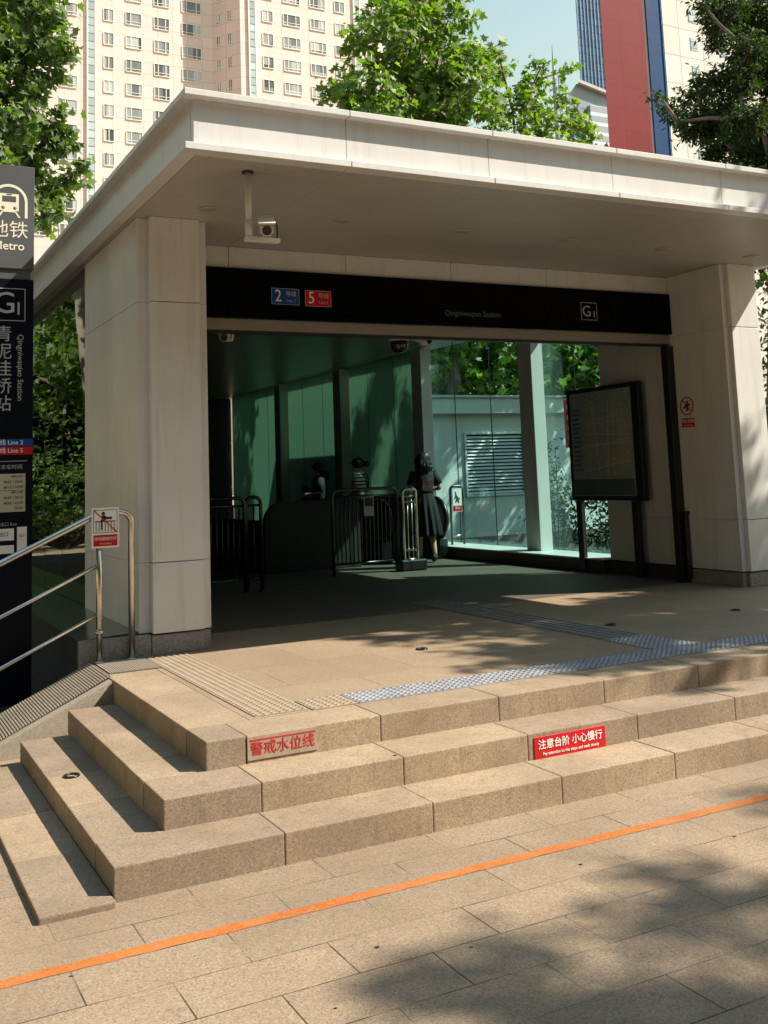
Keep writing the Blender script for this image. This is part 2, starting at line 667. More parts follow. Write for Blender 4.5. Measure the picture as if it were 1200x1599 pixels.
def copy_tree(o, parent=None):
    c = o.copy()
    COL.objects.link(c)
    if parent is not None:
        c.parent = parent
    for ch in list(o.children):
        copy_tree(ch, c)
    return c


def struct(mb, name):
    return tag(mb.build(name), None, None, None, 'structure')


def origin_to_base(o):
    """put a single mesh thing's origin at its base centre"""
    me = o.data
    co = np.empty(len(me.vertices)*3)
    me.vertices.foreach_get('co', co)
    co = co.reshape(-1, 3)
    c = Vector(((co[:, 0].min()+co[:, 0].max())/2, (co[:, 1].min()+co[:, 1].max())/2, co[:, 2].min()))
    me.transform(Matrix.Translation(-c))
    o.location = c
    return o


CX = 4.14


def mir(x):
    return 2*CX-x


# ------------------------------------------------------------------ ground
g = MB()
g.poly([(-700, -400, -.45), (900, -400, -.45), (900, 1200, -.45), (-700, 1200, -.45)], 'paving')
struct(g, 'pavement')
# orange painted line, 4 mm above
g = MB()
xs = np.arange(-12, 14.01, .05)
lo, hi = [], []
for x in xs:
    lo.append((x, -1.296+rnd.uniform(-.005, .005), -.4484))
    hi.append((x, -1.222+rnd.uniform(-.006, .006), -.4484))
for i in range(len(xs)-1):
    g.poly([lo[i], lo[i+1], hi[i+1], hi[i]], 'orange')
struct(g, 'painted_line')
g = MB()
g.box(-9, -.06, 3.03, 24, -.452, -.40, 'soil')
struct(g, 'planting_bed')
g = MB()
g.box(8.36, 30, 3.9, 30, -.452, -.30, 'soil')
struct(g, 'planting_bed')


# ------------------------------------------------------------------ steps and platform
st = thing('entrance_steps', 'three beige granite steps wrapping the corner up to the station entrance floor', 'steps', (3, 0, -.45))


def blocks(mb, edges, fixed0, fixed1, z0, z1, along, m='step', gap=.0035):
    for a, b in zip(edges, edges[1:]):
        dz = rnd.uniform(-.0015, .0015)
        m = 'step%d' % rnd.randrange(3)
        if along == 'x':
            mb.box(a+gap/2, b-gap/2, fixed0, fixed1, z0, z1+dz, m, .007, None, 2)
        else:
            mb.box(fixed0, fixed1, a+gap/2, b-gap/2, z0, z1+dz, m, .007, None, 2)


def frange(a, first, step, n):
    return [a]+[first+step*i for i in range(n)]


# top step edge course
t = MB()
blocks(t, frange(0, .233, .832, 11), 0, .36, -.16, 0, 'x')
blocks(t, [.363, .63, 1.41, 2.16], 0, .38, -.16, -.0008, 'y')
t.build('step', st)
t = MB()
blocks(t, frange(-.337, .18, .834, 11), -.3675, .02, -.31, -.15, 'x')
blocks(t, [.0235, .42, 1.2, 2.08], -.337, .02, -.31, -.1508, 'y')
t.build('step', st)
t = MB()
blocks(t, frange(-.664, .161, .8285, 11), -.724, -.345, -.47, -.30, 'x')
blocks(t, [-.3415, .33, .98, 1.62, 2.01], -.664, -.315, -.47, -.3008, 'y')
t.build('step', st)
t = MB()
blocks(t, [-.79, -.02, .75, 1.52, 1.9], -.995, -.667, -.47, -.42, 'y')
t.build('base_slab', st)
t = MB()
t.box(.383, 8.4, .363, 3.92, -.16, -.001, 'floor')
t.box(-.0, .38, 2.163, 3.05, -.16, -.002, 'step', .003)
t.build('floor_slab', st)
t = MB()
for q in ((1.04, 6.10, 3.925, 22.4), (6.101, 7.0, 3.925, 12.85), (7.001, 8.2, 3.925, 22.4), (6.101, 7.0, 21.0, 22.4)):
    t.box(q[0], q[1], q[2], q[3], -.16, -.0015, 'floorshade')
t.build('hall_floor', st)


def domes(mb, x0, x1, y0, y1, m, md=None, pitch=.05, r=.0165, h=.006, tile=.3):
    nx, ny = max(1, round((x1-x0)/tile)), max(1, round((y1-y0)/tile))
    tx, ty = (x1-x0)/nx, (y1-y0)/ny
    for i in range(nx):
        for j in range(ny):
            mb.box(x0+i*tx+.0015, x0+(i+1)*tx-.0015, y0+j*ty+.0015, y0+(j+1)*ty-.0015, -.004, .004+rnd.uniform(-.0005, .0005), m)
    k = mb.mi(m)
    for i in range(int(round((x1-x0)/pitch))):
        for j in range(int(round((y1-y0)/pitch))):
            cx, cy = x0+(i+.5)*pitch, y0+(j+.5)*pitch
            top = [mb.bm.verts.new((cx+r*.6*math.cos(a), cy+r*.6*math.sin(a), .0045+h)) for a in [math.pi*2*q/8 for q in range(8)]]
            bot = [mb.bm.verts.new((cx+r*math.cos(a), cy+r*math.sin(a), .0042)) for a in [math.pi*2*q/8 for q in range(8)]]
            mb.bm.faces.new(top).material_index = k
            for q in range(8):
                mb.bm.faces.new([bot[q], bot[(q+1) % 8], top[(q+1) % 8], top[q]]).material_index = k


t = MB()
domes(t, .43, .78, .40, 2.90, 'tactile', None, .05)
t.build('tactile_strip', st)
t = MB()
domes(t, .79, 1.10, .36, .66, 'tactile')
t.build('tactile_strip', st)
t = MB()
domes(t, 1.105, 8.105, .36, .66, 'tactileblue')
domes(t, 3.75, 4.20, .665, 1.265, 'tactileblue')
t.build('tactile_strip', st)
t = MB()
for j in range(11):
    y0 = 1.27+j*.3
    t.box(3.76, 4.19, y0+.001, y0+.299, -.004, .0042, 'tactiledark')
    for i in range(5):
        x = 3.80+i*.0875
        t.box(x-.016, x+.016, y0+.012, y0+.288, .0042, .0095, 'tactiledark', .003)
t.build('guide_strip', st)
# ribbed ramp beside the steps (cheek ramp going down to the left)
SL = .15/.332
t = MB()
x0r, x1r = -1.02, .02
zr = lambda x: min(0.0, SL*(x-0.0))
t.prism([(x1r, 2.17, .0), (x0r, 2.17, SL*x0r), (x0r, 2.17, -.47), (x1r, 2.17, -.47)], (0, .86, 0), 'rib')
t.build('ramp', st)
t = MB()
n_r = 54
for i in range(n_r):
    a = x1r-.02-i*(1.0/n_r)
    b = a-.0105
    y0, y1 = 2.30, 3.0
    t.prism([(a, y0, SL*a+.001), (b, y0, SL*b+.001), (b, y0, SL*b+.0075), (a, y0, SL*a+.0075)], (0, y1-y0, 0), 'rib')
t.build('ramp_rib', st)
t = MB()
t.poly([(x1r-.01, 2.29, SL*(x1r-.01)+.001), (x1r-.01, 3.005, SL*(x1r-.01)+.001), (x0r, 3.005, SL*x0r+.001), (x0r, 2.29, SL*x0r+.001)][::-1], 'ribgroove')
t.build('ramp_groove', st)
t = MB()
t.box(.03, .425, 2.42, 3.0, -.004, .002, 'ribgroove')
for i in range(20):
    a = .035+i*.0195
    t.box(a, a+.0105, 2.43, 2.99, .002, .008, 'rib')
t.build('floor_rib', st)
# speckled stone between ramp and steps is the ramp prism itself
ring = None
for (x, y, z, lab) in [(2.39, 1.85, 0, 'flat black ring cap in the sunlit floor in front of the doorway'),
                       (4.34, 1.87, 0, 'flat black ring cap in the floor beside the grey tactile guide strip'),
                       (5.81, 1.82, 0, 'flat black ring cap in the shaded floor at the far right'),
                       (-.532, .921, -.3, 'flat black ring cap on the tread of the left side steps')]:
    m = MB()
    m.tube([(x+.042*math.cos(a), y+.042*math.sin(a), z+.003) for a in [2*math.pi*q/20 for q in range(20)]], .008, 'rubber', 6, True, True)
    o = origin_to_base(m.build('ring_cap'))
    tag(o, lab, 'floor cap', 'black ring caps in the paving')
for (x, y, lab, w, hh) in [(4.19, 3.99, 'larger worn white sticker stuck on the shaded entrance floor', .10, .07), (4.40, 3.62, 'smaller worn white sticker stuck on the shaded entrance floor nearer the steps', .085, .045)]:
    m = MB()
    pts = []
    for q in range(16):
        a = 2*math.pi*q/16
        k = rnd.uniform(.7, 1)
        pts.append((x+w*k*math.cos(a), y+hh*k*math.sin(a), .012))
    m.prism(pts, (0, 0, .001), 'greytext')
    tag(origin_to_base(m.build('floor_sticker')), lab, 'sticker', 'worn stickers on the floor')

# ------------------------------------------------------------------ entrance building
eb = thing('metro_entrance', 'cream panelled metro station entrance hall with a wide flat canopy roof', 'building', (CX, 12, 0))
Y0, Y1 = 1.12, 22.6
XL, XR = .267, mir(.267)
jx = [XL, 1.55, 2.835, 4.12, 5.405, 6.69, XR]
jy = [Y0, 2.01, 3.33, 4.65, 5.97, 7.33]+[7.33+1.33*i for i in range(1, 12)]
jy[-1] = Y1
G = .005


def seg(mb, edges, fn):
    for a, b in zip(edges, edges[1:]):
        fn(a+G/2, b-G/2)


# roof: top lip
t = MB()
seg(t, jx, lambda a, b: t.box(a, b, Y0, Y0+.30, 4.094, 4.142, 'white', .004))
seg(t, jy, lambda a, b: t.box(XL, XL+.30, max(a, Y0+.3025), b, 4.094, 4.1415, 'white', .004) if b > Y0+.31 else None)
seg(t, jy, lambda a, b: t.box(XR-.30, XR, max(a, Y0+.3025), b, 4.094, 4.1415, 'white', .004) if b > Y0+.31 else None)
t.box(XL+.302, XR-.302, Y0+.302, Y1, 4.09, 4.135, 'white')
t.build('roof_cap', eb)
# fascia
t = MB()
fx = [XL+.088]+jx[1:-1]+[XR-.088]
seg(t, fx, lambda a, b: t.box(a, b, Y0+.08, Y0+.15, 3.754, 4.092, 'white'))
fy = [Y0+.0825]+jy[1:]
seg(t, fy, lambda a, b: t.box(XL+.088, XL+.118, a if a > Y0+.15 else Y0+.153, b, 3.754, 4.092, 'white'))
seg(t, fy, lambda a, b: t.box(XR-.118, XR-.088, a if a > Y0+.15 else Y0+.153, b, 3.754, 4.092, 'white'))
t.box(XL+.13, XR-.13, Y0+.16, Y1-.02, 3.756, 4.088, 'dark')
t.build('fascia', eb)
# lower lip + soffit plate
t = MB()
seg(t, jx, lambda a, b: t.box(a, b, Y0, Y0+.138, 3.70, 3.752, 'white', .004))
seg(t, jy, lambda a, b: t.box(XL, XL+.12, max(a, Y0+.14), b, 3.7004, 3.752, 'white', .004) if b > Y0+.16 else None)
seg(t, jy, lambda a, b: t.box(XR-.12, XR, max(a, Y0+.14), b, 3.7004, 3.752, 'white', .004) if b > Y0+.16 else None)
t.build('canopy_lip', eb)
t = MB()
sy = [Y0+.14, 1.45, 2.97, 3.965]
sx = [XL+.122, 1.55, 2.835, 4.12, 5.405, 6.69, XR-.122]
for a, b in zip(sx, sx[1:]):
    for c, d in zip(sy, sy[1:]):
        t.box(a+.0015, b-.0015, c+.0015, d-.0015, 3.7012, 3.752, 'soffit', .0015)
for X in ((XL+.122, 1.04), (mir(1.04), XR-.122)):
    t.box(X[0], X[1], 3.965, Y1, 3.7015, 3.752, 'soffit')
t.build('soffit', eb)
t = MB()
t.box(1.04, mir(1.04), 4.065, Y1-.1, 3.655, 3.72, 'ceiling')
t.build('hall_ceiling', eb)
# downlights
for x in (.93, 2.2, 3.47, 4.74, 6.01, 7.3):
    t = MB()
    t.lathe([(.0, 3.7005), (.088, 3.7005), (.092, 3.694), (.080, 3.692), (.074, 3.697), (.0, 3.697)], (x, 2.65, 0), 'lamp', 24)
    d = t.build('downlight', eb)
    t = MB()
    t.lathe([(.0, 3.6965), (.072, 3.6965), (.070, 3.6935), (0.0, 3.6925)], (x, 2.65, 0), 'lampin', 24)
    t.build('diffuser', d)

ZL = [.172, .743, .749, 2.951, 2.957, 3.6995]


def pillar(fx_, sgn):
    f = fx_
    P = MB()
    a, b = sorted((f(.527), f(.964)))
    for z0, z1 in ((.172, .743), (.749, 2.951), (2.957, 3.6995)):
        P.box(a, b, 3.03, 3.115, z0, z1, 'panel', .006, None, 2)
    P.build('pillar_panel', eb)
    P = MB()
    a, b = sorted((f(.43), f(1.04)))
    # side block panels
    for z0, z1 in ((.172, .745), (.747, 2.953), (2.955, 3.6992)):
        s0, s1 = sorted((f(.43), f(.55)))
        for y0, y1 in ((3.12, 3.474), (3.478, 4.925), (4.929, 5.27)):
            P.box(s0, s1, y0, y1, z0, z1, 'panel', .004)
        s0, s1 = sorted((f(.966), f(1.04)))
        P.box(s0, s1, 3.085, 3.475, z0, z1, 'panel', .003)
        P.box(s0, s1, 3.479, 3.98, z0, z1, 'panel', .003)
        s0, s1 = sorted((f(.83), f(.93)))
        for y0, y1 in ((4.045, 4.30), (4.304, 5.12), (5.124, 5.5)):
            P.box(s0, s1, y0, y1, z0, min(z1, 3.65), 'panel', .003)
        s0, s1 = sorted((f(.56), f(.83)))
        P.box(s0, s1, 5.40, 5.498, z0, min(z1, 3.649), 'panel')
    s0, s1 = sorted((f(.552), f(.82)))
    P.box(s0, s1, 3.117, 5.39, .0, 3.698, 'dark')
    s0, s1 = sorted((f(.824), f(.96)))
    P.box(s0, s1, 3.117, 4.04, .0, 3.697, 'dark')
    P.build('side_block', eb)
    P = MB()
    a, b = sorted((f(.522), f(.966)))
    P.box(a, b, 3.05, 3.11, 0, .158, 'plinth', .004)
    a, b = sorted((f(.970), f(1.035)))
    P.box(a, b, 3.09, 3.92, 0, .158, 'plinth', .004)
    a, b = sorted((f(.825), f(.925)))
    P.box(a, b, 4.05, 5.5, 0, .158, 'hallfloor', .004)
    a, b = sorted((f(-.06), f(.519)))
    P.box(a, b, 3.058, 3.14, -.45, .165, 'plinth', .004)
    P.build('plinth', eb)
    # outer ledge under the glass
    P = MB()
    a, b, = f(-.06), f(.47)
    pts = [(a, 3.145, -.45), (a, 3.145, .165), (a*1.0+(f(.03)-f(-.06))*0, 3.145, .166), (b, 3.145, .190), (b, 3.145, -.45)]
    del pts[2]
    P.prism(pts, (0, 19.2, 0), 'ledge')
    P.build('ledge', eb)


pillar(lambda x: x, 1)
pillar(mir, -1)
# lintel wall
t = MB()
for a, b in ((1.04, 1.555), (1.559, 2.838), (2.842, 4.118), (4.122, 5.41), (5.414, 6.69), (6.694, 7.24)):
    t.box(a+.001, b-.001, 3.966, 4.05, 3.485, 3.6998, 'panel', .002)
t.build('lintel_panel', eb)
t = MB()
t.box(1.042, 7.238, 3.97, 4.06, 2.87, 2.983, 'lintel', .004)
t.box(1.042, 7.238, 4.01, 4.055, 2.84, 2.868, 'frame')
t.build('door_head', eb)
for f in (lambda x: x, mir):
    t = MB()
    a, b = sorted((f(1.042), f(1.15)))
    t.box(a, b, 3.925, 4.035, .0, 2.838, 'frame', .004)
    t.build('door_post', eb)
# glass walls
gj = [5.5+1.14*i for i in range(15)]
gj[-1] = 21.9
for side in (0, 1):
    f = (lambda x: x) if side == 0 else mir
    for i, (a, b) in enumerate(zip(gj, gj[1:])):
        m = MB()
        x0, x1 = sorted((f(.455), f(.467)))
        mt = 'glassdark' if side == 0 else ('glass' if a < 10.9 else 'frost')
        y0 = a+.005
        if side == 0 and i == 0:
            y0 = 5.275
        m.box(x0, x1, y0, b-.005, .195, 3.70, mt)
        m.build('glass_pane', eb)
    m = MB()
    for a in gj[1:-1]:
        x0, x1 = sorted((f(.453), f(.469)))
        m.box(x0, x1, a-.0045, a+.0045, .195, 3.70, 'frame')
    m.build('glass_joint', eb)
# interior sill on the right, with columns
t = MB()
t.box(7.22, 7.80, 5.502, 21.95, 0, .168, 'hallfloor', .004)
t.build('sill_base', eb)
t = MB()
t.box(7.20, 7.799, 5.501, 21.95, .169, .190, 'panel', .004)
t.build('sill', eb)
for y in (7.3, 10.72, 14.2, 17.62):
    t = MB()
    t.box(7.52, 7.74, y, y+.36, .19, 3.66, 'white', .008, None, 2)
    t.build('column', eb)
    t = MB()
    t.box(mir(7.74), mir(7.52), y, y+.36, .15, 3.66, 'white', .008, None, 2)
    t.build('column', eb)
t = MB()
for i in range(6):
    for j in range(3):
        t.box(.5+i*1.22, .5+(i+1)*1.22-.01, 22.0, 22.1, .0+j*1.22, (j+1)*1.22-.01, 'hallfloor')
t.box(.47, 7.82, 22.11, 22.3, 0, 3.69, 'dark')
t.build('back_wall', eb)
# small door bolt rail on right pillar foot
t = MB()
t.box(7.165, 7.225, 3.855, 3.89, .05, .80, 'darksteel', .004)
for z in (.18, .42, .66):
    t.box(7.16, 7.195, 3.849, 3.857, z, z+.03, 'frame')
t.box(7.16, 7.232, 3.845, 3.90, .80, .84, 'frame', .004)
t.build('door_bolt', eb)

# ------------------------------------------------------------------ station name sign band
sg = thing('station_sign', 'long black station sign band with blue and red line badges over the doorway', 'sign', (CX, 3.86, 2.98))
YB = 3.925
t = MB()
t.box(1.043, 7.237, YB, 3.964, 2.985, 3.482, 'black', .003)
t.build('sign_panel', sg)


def badge(x0, x1, z0, z1, m, num, cn, en, par):
    b = MB()
    b.box(x0, x1, YB-.004, YB, z0, z1, m, .0015)
    o = b.build('line_badge', par)
    w, h = x1-x0, z1-z0
    b = MB()
    b.text(num, (x0+w*.24, YB-.006, z0+h*.5), h*1.05, 'whitetext', sx=.9)
    b.text(cn, (x0+w*.70, YB-.006, z0+h*.66), h*.36, 'greytext', bold=.01)
    b.text(en, (x0+w*.70, YB-.006, z0+h*.25), h*.25, 'greytext')
    fr = .004
    for q in ((x0, x1, z0, z0+fr), (x0, x1, z1-fr, z1), (x0, x0+fr, z0, z1), (x1-fr, x1, z0, z1)):
        b.box(q[0], q[1], YB-.0055, YB-.0045, q[2], q[3], 'greytext')
    b.build('badge_lettering', o)


badge(1.985, 2.285, 3.135, 3.300, 'blue', '2', '号线', 'Line 2', sg)
badge(2.350, 2.640, 3.130, 3.295, 'red', '5', '号线', 'Line 5', sg)
t = MB()
t.text('Qingniwaqiao Station', (4.36, YB-.003, 3.125), .085, 'dimtext', bold=.004)
t.build('station_lettering', sg)
t = MB()
t.text('G', (5.935, YB-.003, 3.215), .185, 'greytext')
t.text('1', (6.045, YB-.003, 3.185), .115, 'greytext')
x0, x1, z0, z1, fr = 5.855, 6.09, 3.115, 3.325, .006
for q in ((x0, x1, z0, z0+fr), (x0, x1, z1-fr, z1), (x0, x0+fr, z0, z1), (x1-fr, x1, z0, z1)):
    t.box(q[0], q[1], YB-.002, YB-.0005, q[2], q[3], 'greytext')
t.build('exit_lettering', sg)


# ------------------------------------------------------------------ CCTV cameras
def bullet_cam(loc, label, drop, aim, rod=False):
    x, y, z = loc
    o = thing('security_camera', label, 'camera', (x, y, z), 'security cameras under the roof')
    a = MB()
    if rod:
        a.lathe([(.0, z+drop), (.045, z+drop), (.045, z+drop-.012), (.0, z+drop-.013)], (x, y, 0), 'frame', 16)
        a.tube([(x, y, z+drop-.01), (x, y, z+.03)], .024, 'camwhite', 12)
        a.tube([(x, y, z+.10), (x, y, z-.02)], .029, 'camwhite', 12)
        a.box(x-.03, x+.24, y-.03, y+.03, z-.055, z-.02, 'camwhite', .004)
        a.tube([(x+.21, y+.02, z+.16), (x+.235, y+.02, z+.08), (x+.235, y+.02, z+.0), (x+.20, y+.02, z-.02)], .006, 'rubber', 6)
        c = Vector((x+.135, y-.01, z+.065))
    else:
        a.lathe([(.0, z+drop), (.05, z+drop), (.05, z+drop-.015), (.0, z+drop-.016)], (x, y, 0), 'camwhite', 16)
        a.tube([(x, y, z+drop-.01), (x, y, z-.02), (x-.01, y, z-.045), (x-.05, y, z-.05)], .018, 'camwhite', 10)
        c = Vector((x-.07, y, z+.02))
    a.build('bracket', o)
    d = Vector(aim).normalized()
    R = d.to_track_quat('Y', 'Z').to_matrix().to_4x4()
    b = MB()
    mt = Matrix.Translation(c) @ R
    k = bmesh.new()
    bmesh.ops.create_cube(k, size=1)
    bmesh.ops.scale(k, vec=(.10, .27, .10), verts=k.verts)
    bmesh.ops.bevel(k, geom=k.edges[:], offset=.02, segments=2, affect='EDGES')
    b.add(k, mt, 'camwhite')
    b.build('housing', o)
    b = MB()
    k = bmesh.new()
    bmesh.ops.create_cube(k, size=1)
    bmesh.ops.scale(k, vec=(.125, .34, .012), verts=k.verts)
    b.add(k, mt @ Matrix.Translation((0, .03, .062)), 'camwhite')
    b.build('sun_shade', o)
    b = MB()
    k = bmesh.new()
    bmesh.ops.create_cone(k, segments=16, radius1=.036, radius2=.036, depth=.02, cap_ends=True)
    b.add(k, mt @ Matrix.Translation((0, .139, 0)) @ Matrix.Rotation(math.pi/2, 4, 'X'), 'lens')
    b.build('lens', o)
    b = MB()
    k = bmesh.new()
    bmesh.ops.create_cube(k, size=1)
    bmesh.ops.scale(k, vec=(.085, .006, .04), verts=k.verts)
    b.add(k, mt @ Matrix.Translation((0, -.138, -.01)), 'lens')
    b.build('rear_plate', o)
    return o


bullet_cam((.866, 1.503, 3.22), 'white box camera hanging on a rod from the canopy near its left corner', .48, (-.35, -1, -.5), True)
bullet_cam((1.70, 4.3, 2.86), 'small white bullet camera under the hall ceiling at the left of the doorway', .80, (-.5, -1, -.5))
bullet_cam((3.95, 4.3, 2.88), 'small white bullet camera under the hall ceiling beside the dome camera', .78, (.5, -1, -.4))
o = thing('dome_camera', 'round black and white dome camera under the hall ceiling behind the sign band', 'camera', (3.62, 4.3, 2.75))
a = MB()
a.tube([(3.62, 4.3, 3.66), (3.62, 4.3, 2.99)], .02, 'camwhite', 10)
a.lathe([(0, .30), (.05, .30), (.095, .26), (.105, .20), (.105, .135), (0, .135)], (3.62, 4.3, 2.72), 'camwhite', 24)
a.build('mount', o)
a = MB()
a.lathe([(0, .133), (.098, .133), (.098, .09), (.088, .05), (.065, .018), (.03, .002), (0, 0)], (3.62, 4.3, 2.72), 'lens', 24)
a.build('dome', o)

# ------------------------------------------------------------------ notice board
nb = thing('notice_board', 'freestanding dark metal notice board with a large area map beside the inner wall', 'notice board', (7.2, 5.3, 0))
t = MB()
t.box(7.17, 7.25, 4.55, 6.02, .955, 2.47, 'frame', .006)
t.build('cabinet', nb)
for y in (4.76, 5.90):
    t = MB()
    t.box(7.18, 7.24, y-.06, y+.06, 0, .955, 'frame', .004)
    t.build('leg', nb)
t = MB()
t.box(7.163, 7.17, 4.69, 5.94, 1.02, 2.41, 'map')
mp_ = t.build('map_poster', nb)
mr = random.Random(9)
MT['maproad'] = plain('map road', (.62, .60, .50), .12, 0, .1, 9)
MT['mapfoot'] = plain('map footer', (.10, .15, .19), .10, 0, .1, 3)
t = MB()
for k in range(15):
    if k % 2:
        z0, z1, w = mr.uniform(1.3, 2.2), 0, mr.choice((.004, .006, .010))
        z1 = z0+mr.uniform(-.12, .12)
        t.prism([(7.1622, 4.76, z0), (7.1622, 5.66, z1), (7.1622, 5.66, z1+w), (7.1622, 4.76, z0+w)], (.0006, 0, 0), 'maproad')
    else:
        y0, w = mr.uniform(4.80, 5.62), mr.choice((.004, .006, .010))
        y1 = y0+mr.uniform(-.1, .1)
        t.prism([(7.1618, y0, 1.27), (7.1618, y1, 2.26), (7.1618, y1+w, 2.26), (7.1618, y0+w, 1.27)], (.0003, 0, 0), 'maproad')
t.build('map_road', mp_)
t = MB()
t.box(7.1612, 7.1628, 4.70, 5.93, 1.03, 1.24, 'mapfoot')
t.build('map_footer', mp_)
t = MB()
for k in range(14):
    t.box(7.1612, 7.1628, 5.72+.02*(k % 3), 5.90, 1.36+k*.062, 1.385+k*.062, 'mapfoot')
t.build('map_legend', mp_)

# ------------------------------------------------------------------ no smoking sign on right inner face
R_left = Matrix.Rotation(-math.pi/2, 4, 'Z') @ Matrix.Rotation(math.pi/2, 4, 'X')   # text facing -X
ns = thing('no_smoking_sign', 'no smoking notice with red ring and red text plate on the right pillar', 'sign', (7.237, 3.76, 1.83))
XS = 7.2385
t = MB()
t.box(XS-.002, XS, 3.64, 3.885, 1.82, 2.225, 'panel')
t.build('backing', ns)
t = MB()
cy, cz = 3.762, 2.09
t.tube([(XS-.004, cy+.105*math.cos(a), cz+.105*math.sin(a)) for a in [2*math.pi*q/28 for q in range(28)]], .009, 'redtext', 6, True, True)
t.tube([(XS-.005, cy+.07, cz+.075), (XS-.005, cy-.07, cz-.075)], .008, 'redtext', 6)
t.build('red_ring', ns)
t = MB()
t.tube([(XS-.0035, cy+.055, cz-.02), (XS-.0035, cy-.05, cz+.02)], .013, 'blackink', 6)
t.tube([(XS-.0035, cy-.01, cz+.06), (XS-.0035, cy+.0, cz-.06)], .012, 'blackink', 6)
t.build('cigarette_symbol', ns)
t = MB()
t.box(XS-.005, XS-.0021, 3.655, 3.87, 1.835, 1.945, 'red')
t.text('禁止吸烟', (XS-.0062, 3.762, 1.905), .05, 'creamtext', rot=R_left, bold=.01)
t.text('No Smoking', (XS-.0062, 3.762, 1.858), .028, 'creamtext', rot=R_left)
t.build('text_plate', ns)

# ------------------------------------------------------------------ plates on the steps
wl = thing('water_level_plate', 'metal plate with red characters for the flood warning line on the top step riser', 'plate', (.445, 0, -.13))
t = MB()
t.box(.236, .655, -.006, .001, -.134, -.006, 'plate', .001)
t.build('plate', wl)
t = MB()
t.text('警戒水位线', (.447, -.008, -.078), .076, 'redtext', bold=.002, sx=1.02)
t.box(.25, .645, -.0085, -.0062, -.030, -.024, 'redtext')
t.build('lettering', wl)
cp = thing('caution_plate', 'red enamel plate with white characters warning of the steps on the middle riser', 'plate', (2.155, -.3675, -.30))
t = MB()
t.box(1.89, 2.42, -.3735, -.3665, -.302, -.176, 'red', .001)
t.build('plate', cp)
t = MB()
t.text('注意台阶 小心慢行', (2.155, -.3755, -.225), .058, 'whitetext', bold=.008)
t.text('Pay attention to the steps and walk slowly', (2.155, -.3755, -.276), .0245, 'whitetext', bold=.005)
t.build('lettering', cp)

# ------------------------------------------------------------------ handrail
hr = thing('handrail', 'brushed steel handrail with three sloping rails beside the ribbed ramp', 'handrail', (.2, 3.0, 0))
m_rail = (1.171-.83)/(.056+.678)
t = MB()
t.tube([(.346, 3.015, .0), (.346, 3.015, 1.09)]+[(.346-.09*(1-math.cos(a)), 3.01, 1.09+.09*math.sin(a)) for a in (.4, .8, 1.2, 1.57)]+[(.16, 3.0, 1.188), (.06, 3.0, 1.165), (-.68, 3.0, .825), (-1.6, 3.0, .405), (-2.6, 3.0, -.05)], .026, 'steel', 14)
t.build('top_rail', hr)
t = MB()
t.tube([(.08, 2.995, -.02), (.08, 2.995, 1.17)], .024, 'steel', 14)
t.build('post', hr)
t = MB()
t.tube([(-1.75, 2.995, -.45), (-1.75, 2.995, .33)], .024, 'steel', 14)
t.build('post', hr)
for z in (.758, .372):
    t = MB()
    t.tube([(.06, 2.995, z), (-.675, 2.995, z-.338), (-1.75, 2.995, z-.338*1.815/.735)], .0155, 'steel', 10)
    t.build('lower_rail', hr)
t = MB()
for x in (.08, .346):
    t.lathe([(0, .0), (.048, .0), (.048, .008), (.03, .014), (0, .014)], (x, 2.995 if x < .2 else 3.015, 0), 'steel', 18)
t.lathe([(0, .222), (.034, .222), (.034, .250), (0, .250)], (.08, 2.995, 0), 'steel', 14)
t.build('base_flange', hr)
rs = thing('rail_sign', 'small white sign with a crossed out climbing figure hung on the handrail', 'sign', (.125, 2.955, .9))
t = MB()
t.box(.012, .232, 2.955, 2.960, .900, 1.222, 'whitetext', .001)
t.build('sign_board', rs)
t = MB()
y = 2.9535
X0, X1, Z0, Z1 = .026, .218, 1.02, 1.205
for q in ((X0, X1, Z0, Z0+.004), (X0, X1, Z1-.004, Z1), (X0, X0+.004, Z0, Z1), (X1-.004, X1, Z0, Z1)):
    t.box(q[0], q[1], y, y+.001, q[2], q[3], 'blackink')
for i in range(7):
    x = .045+i*.024
    t.box(x, x+.006, y, y+.0012, 1.03, 1.115, 'blackink')
t.box(.038, .20, y, y+.0012, 1.108, 1.116, 'blackink')
t.lathe([(0, 0), (.014, 0), (.014, .001), (0, .001)], (.105, y-.0005, 1.175), 'blackink', 12, 'Y')
t.box(.09, .125, y-.0004, y+.001, 1.115, 1.160, 'blackink')
t.box(.11, .175, y-.0004, y+.001, 1.128, 1.148, 'blackink')
t.box(.085, .10, y-.0004, y+.001, 1.05, 1.125, 'blackink')
t.build('climbing_symbol', rs)
t = MB()
t.prism([(.028, y-.0016, 1.197), (.036, y-.0016, 1.203), (.216, y-.0016, 1.028), (.208, y-.0016, 1.022)], (0, .0008, 0), 'redtext')
t.build('red_bar', rs)
t = MB()
t.box(.026, .218, y, y+.0012, .915, 1.005, 'red')
t.text('请勿翻越栏杆', (.122, y-.0012, .972), .030, 'creamtext', bold=.005)
t.text('No Climbing', (.122, y-.0012, .935), .018, 'creamtext')
t.build('text_plate', rs)

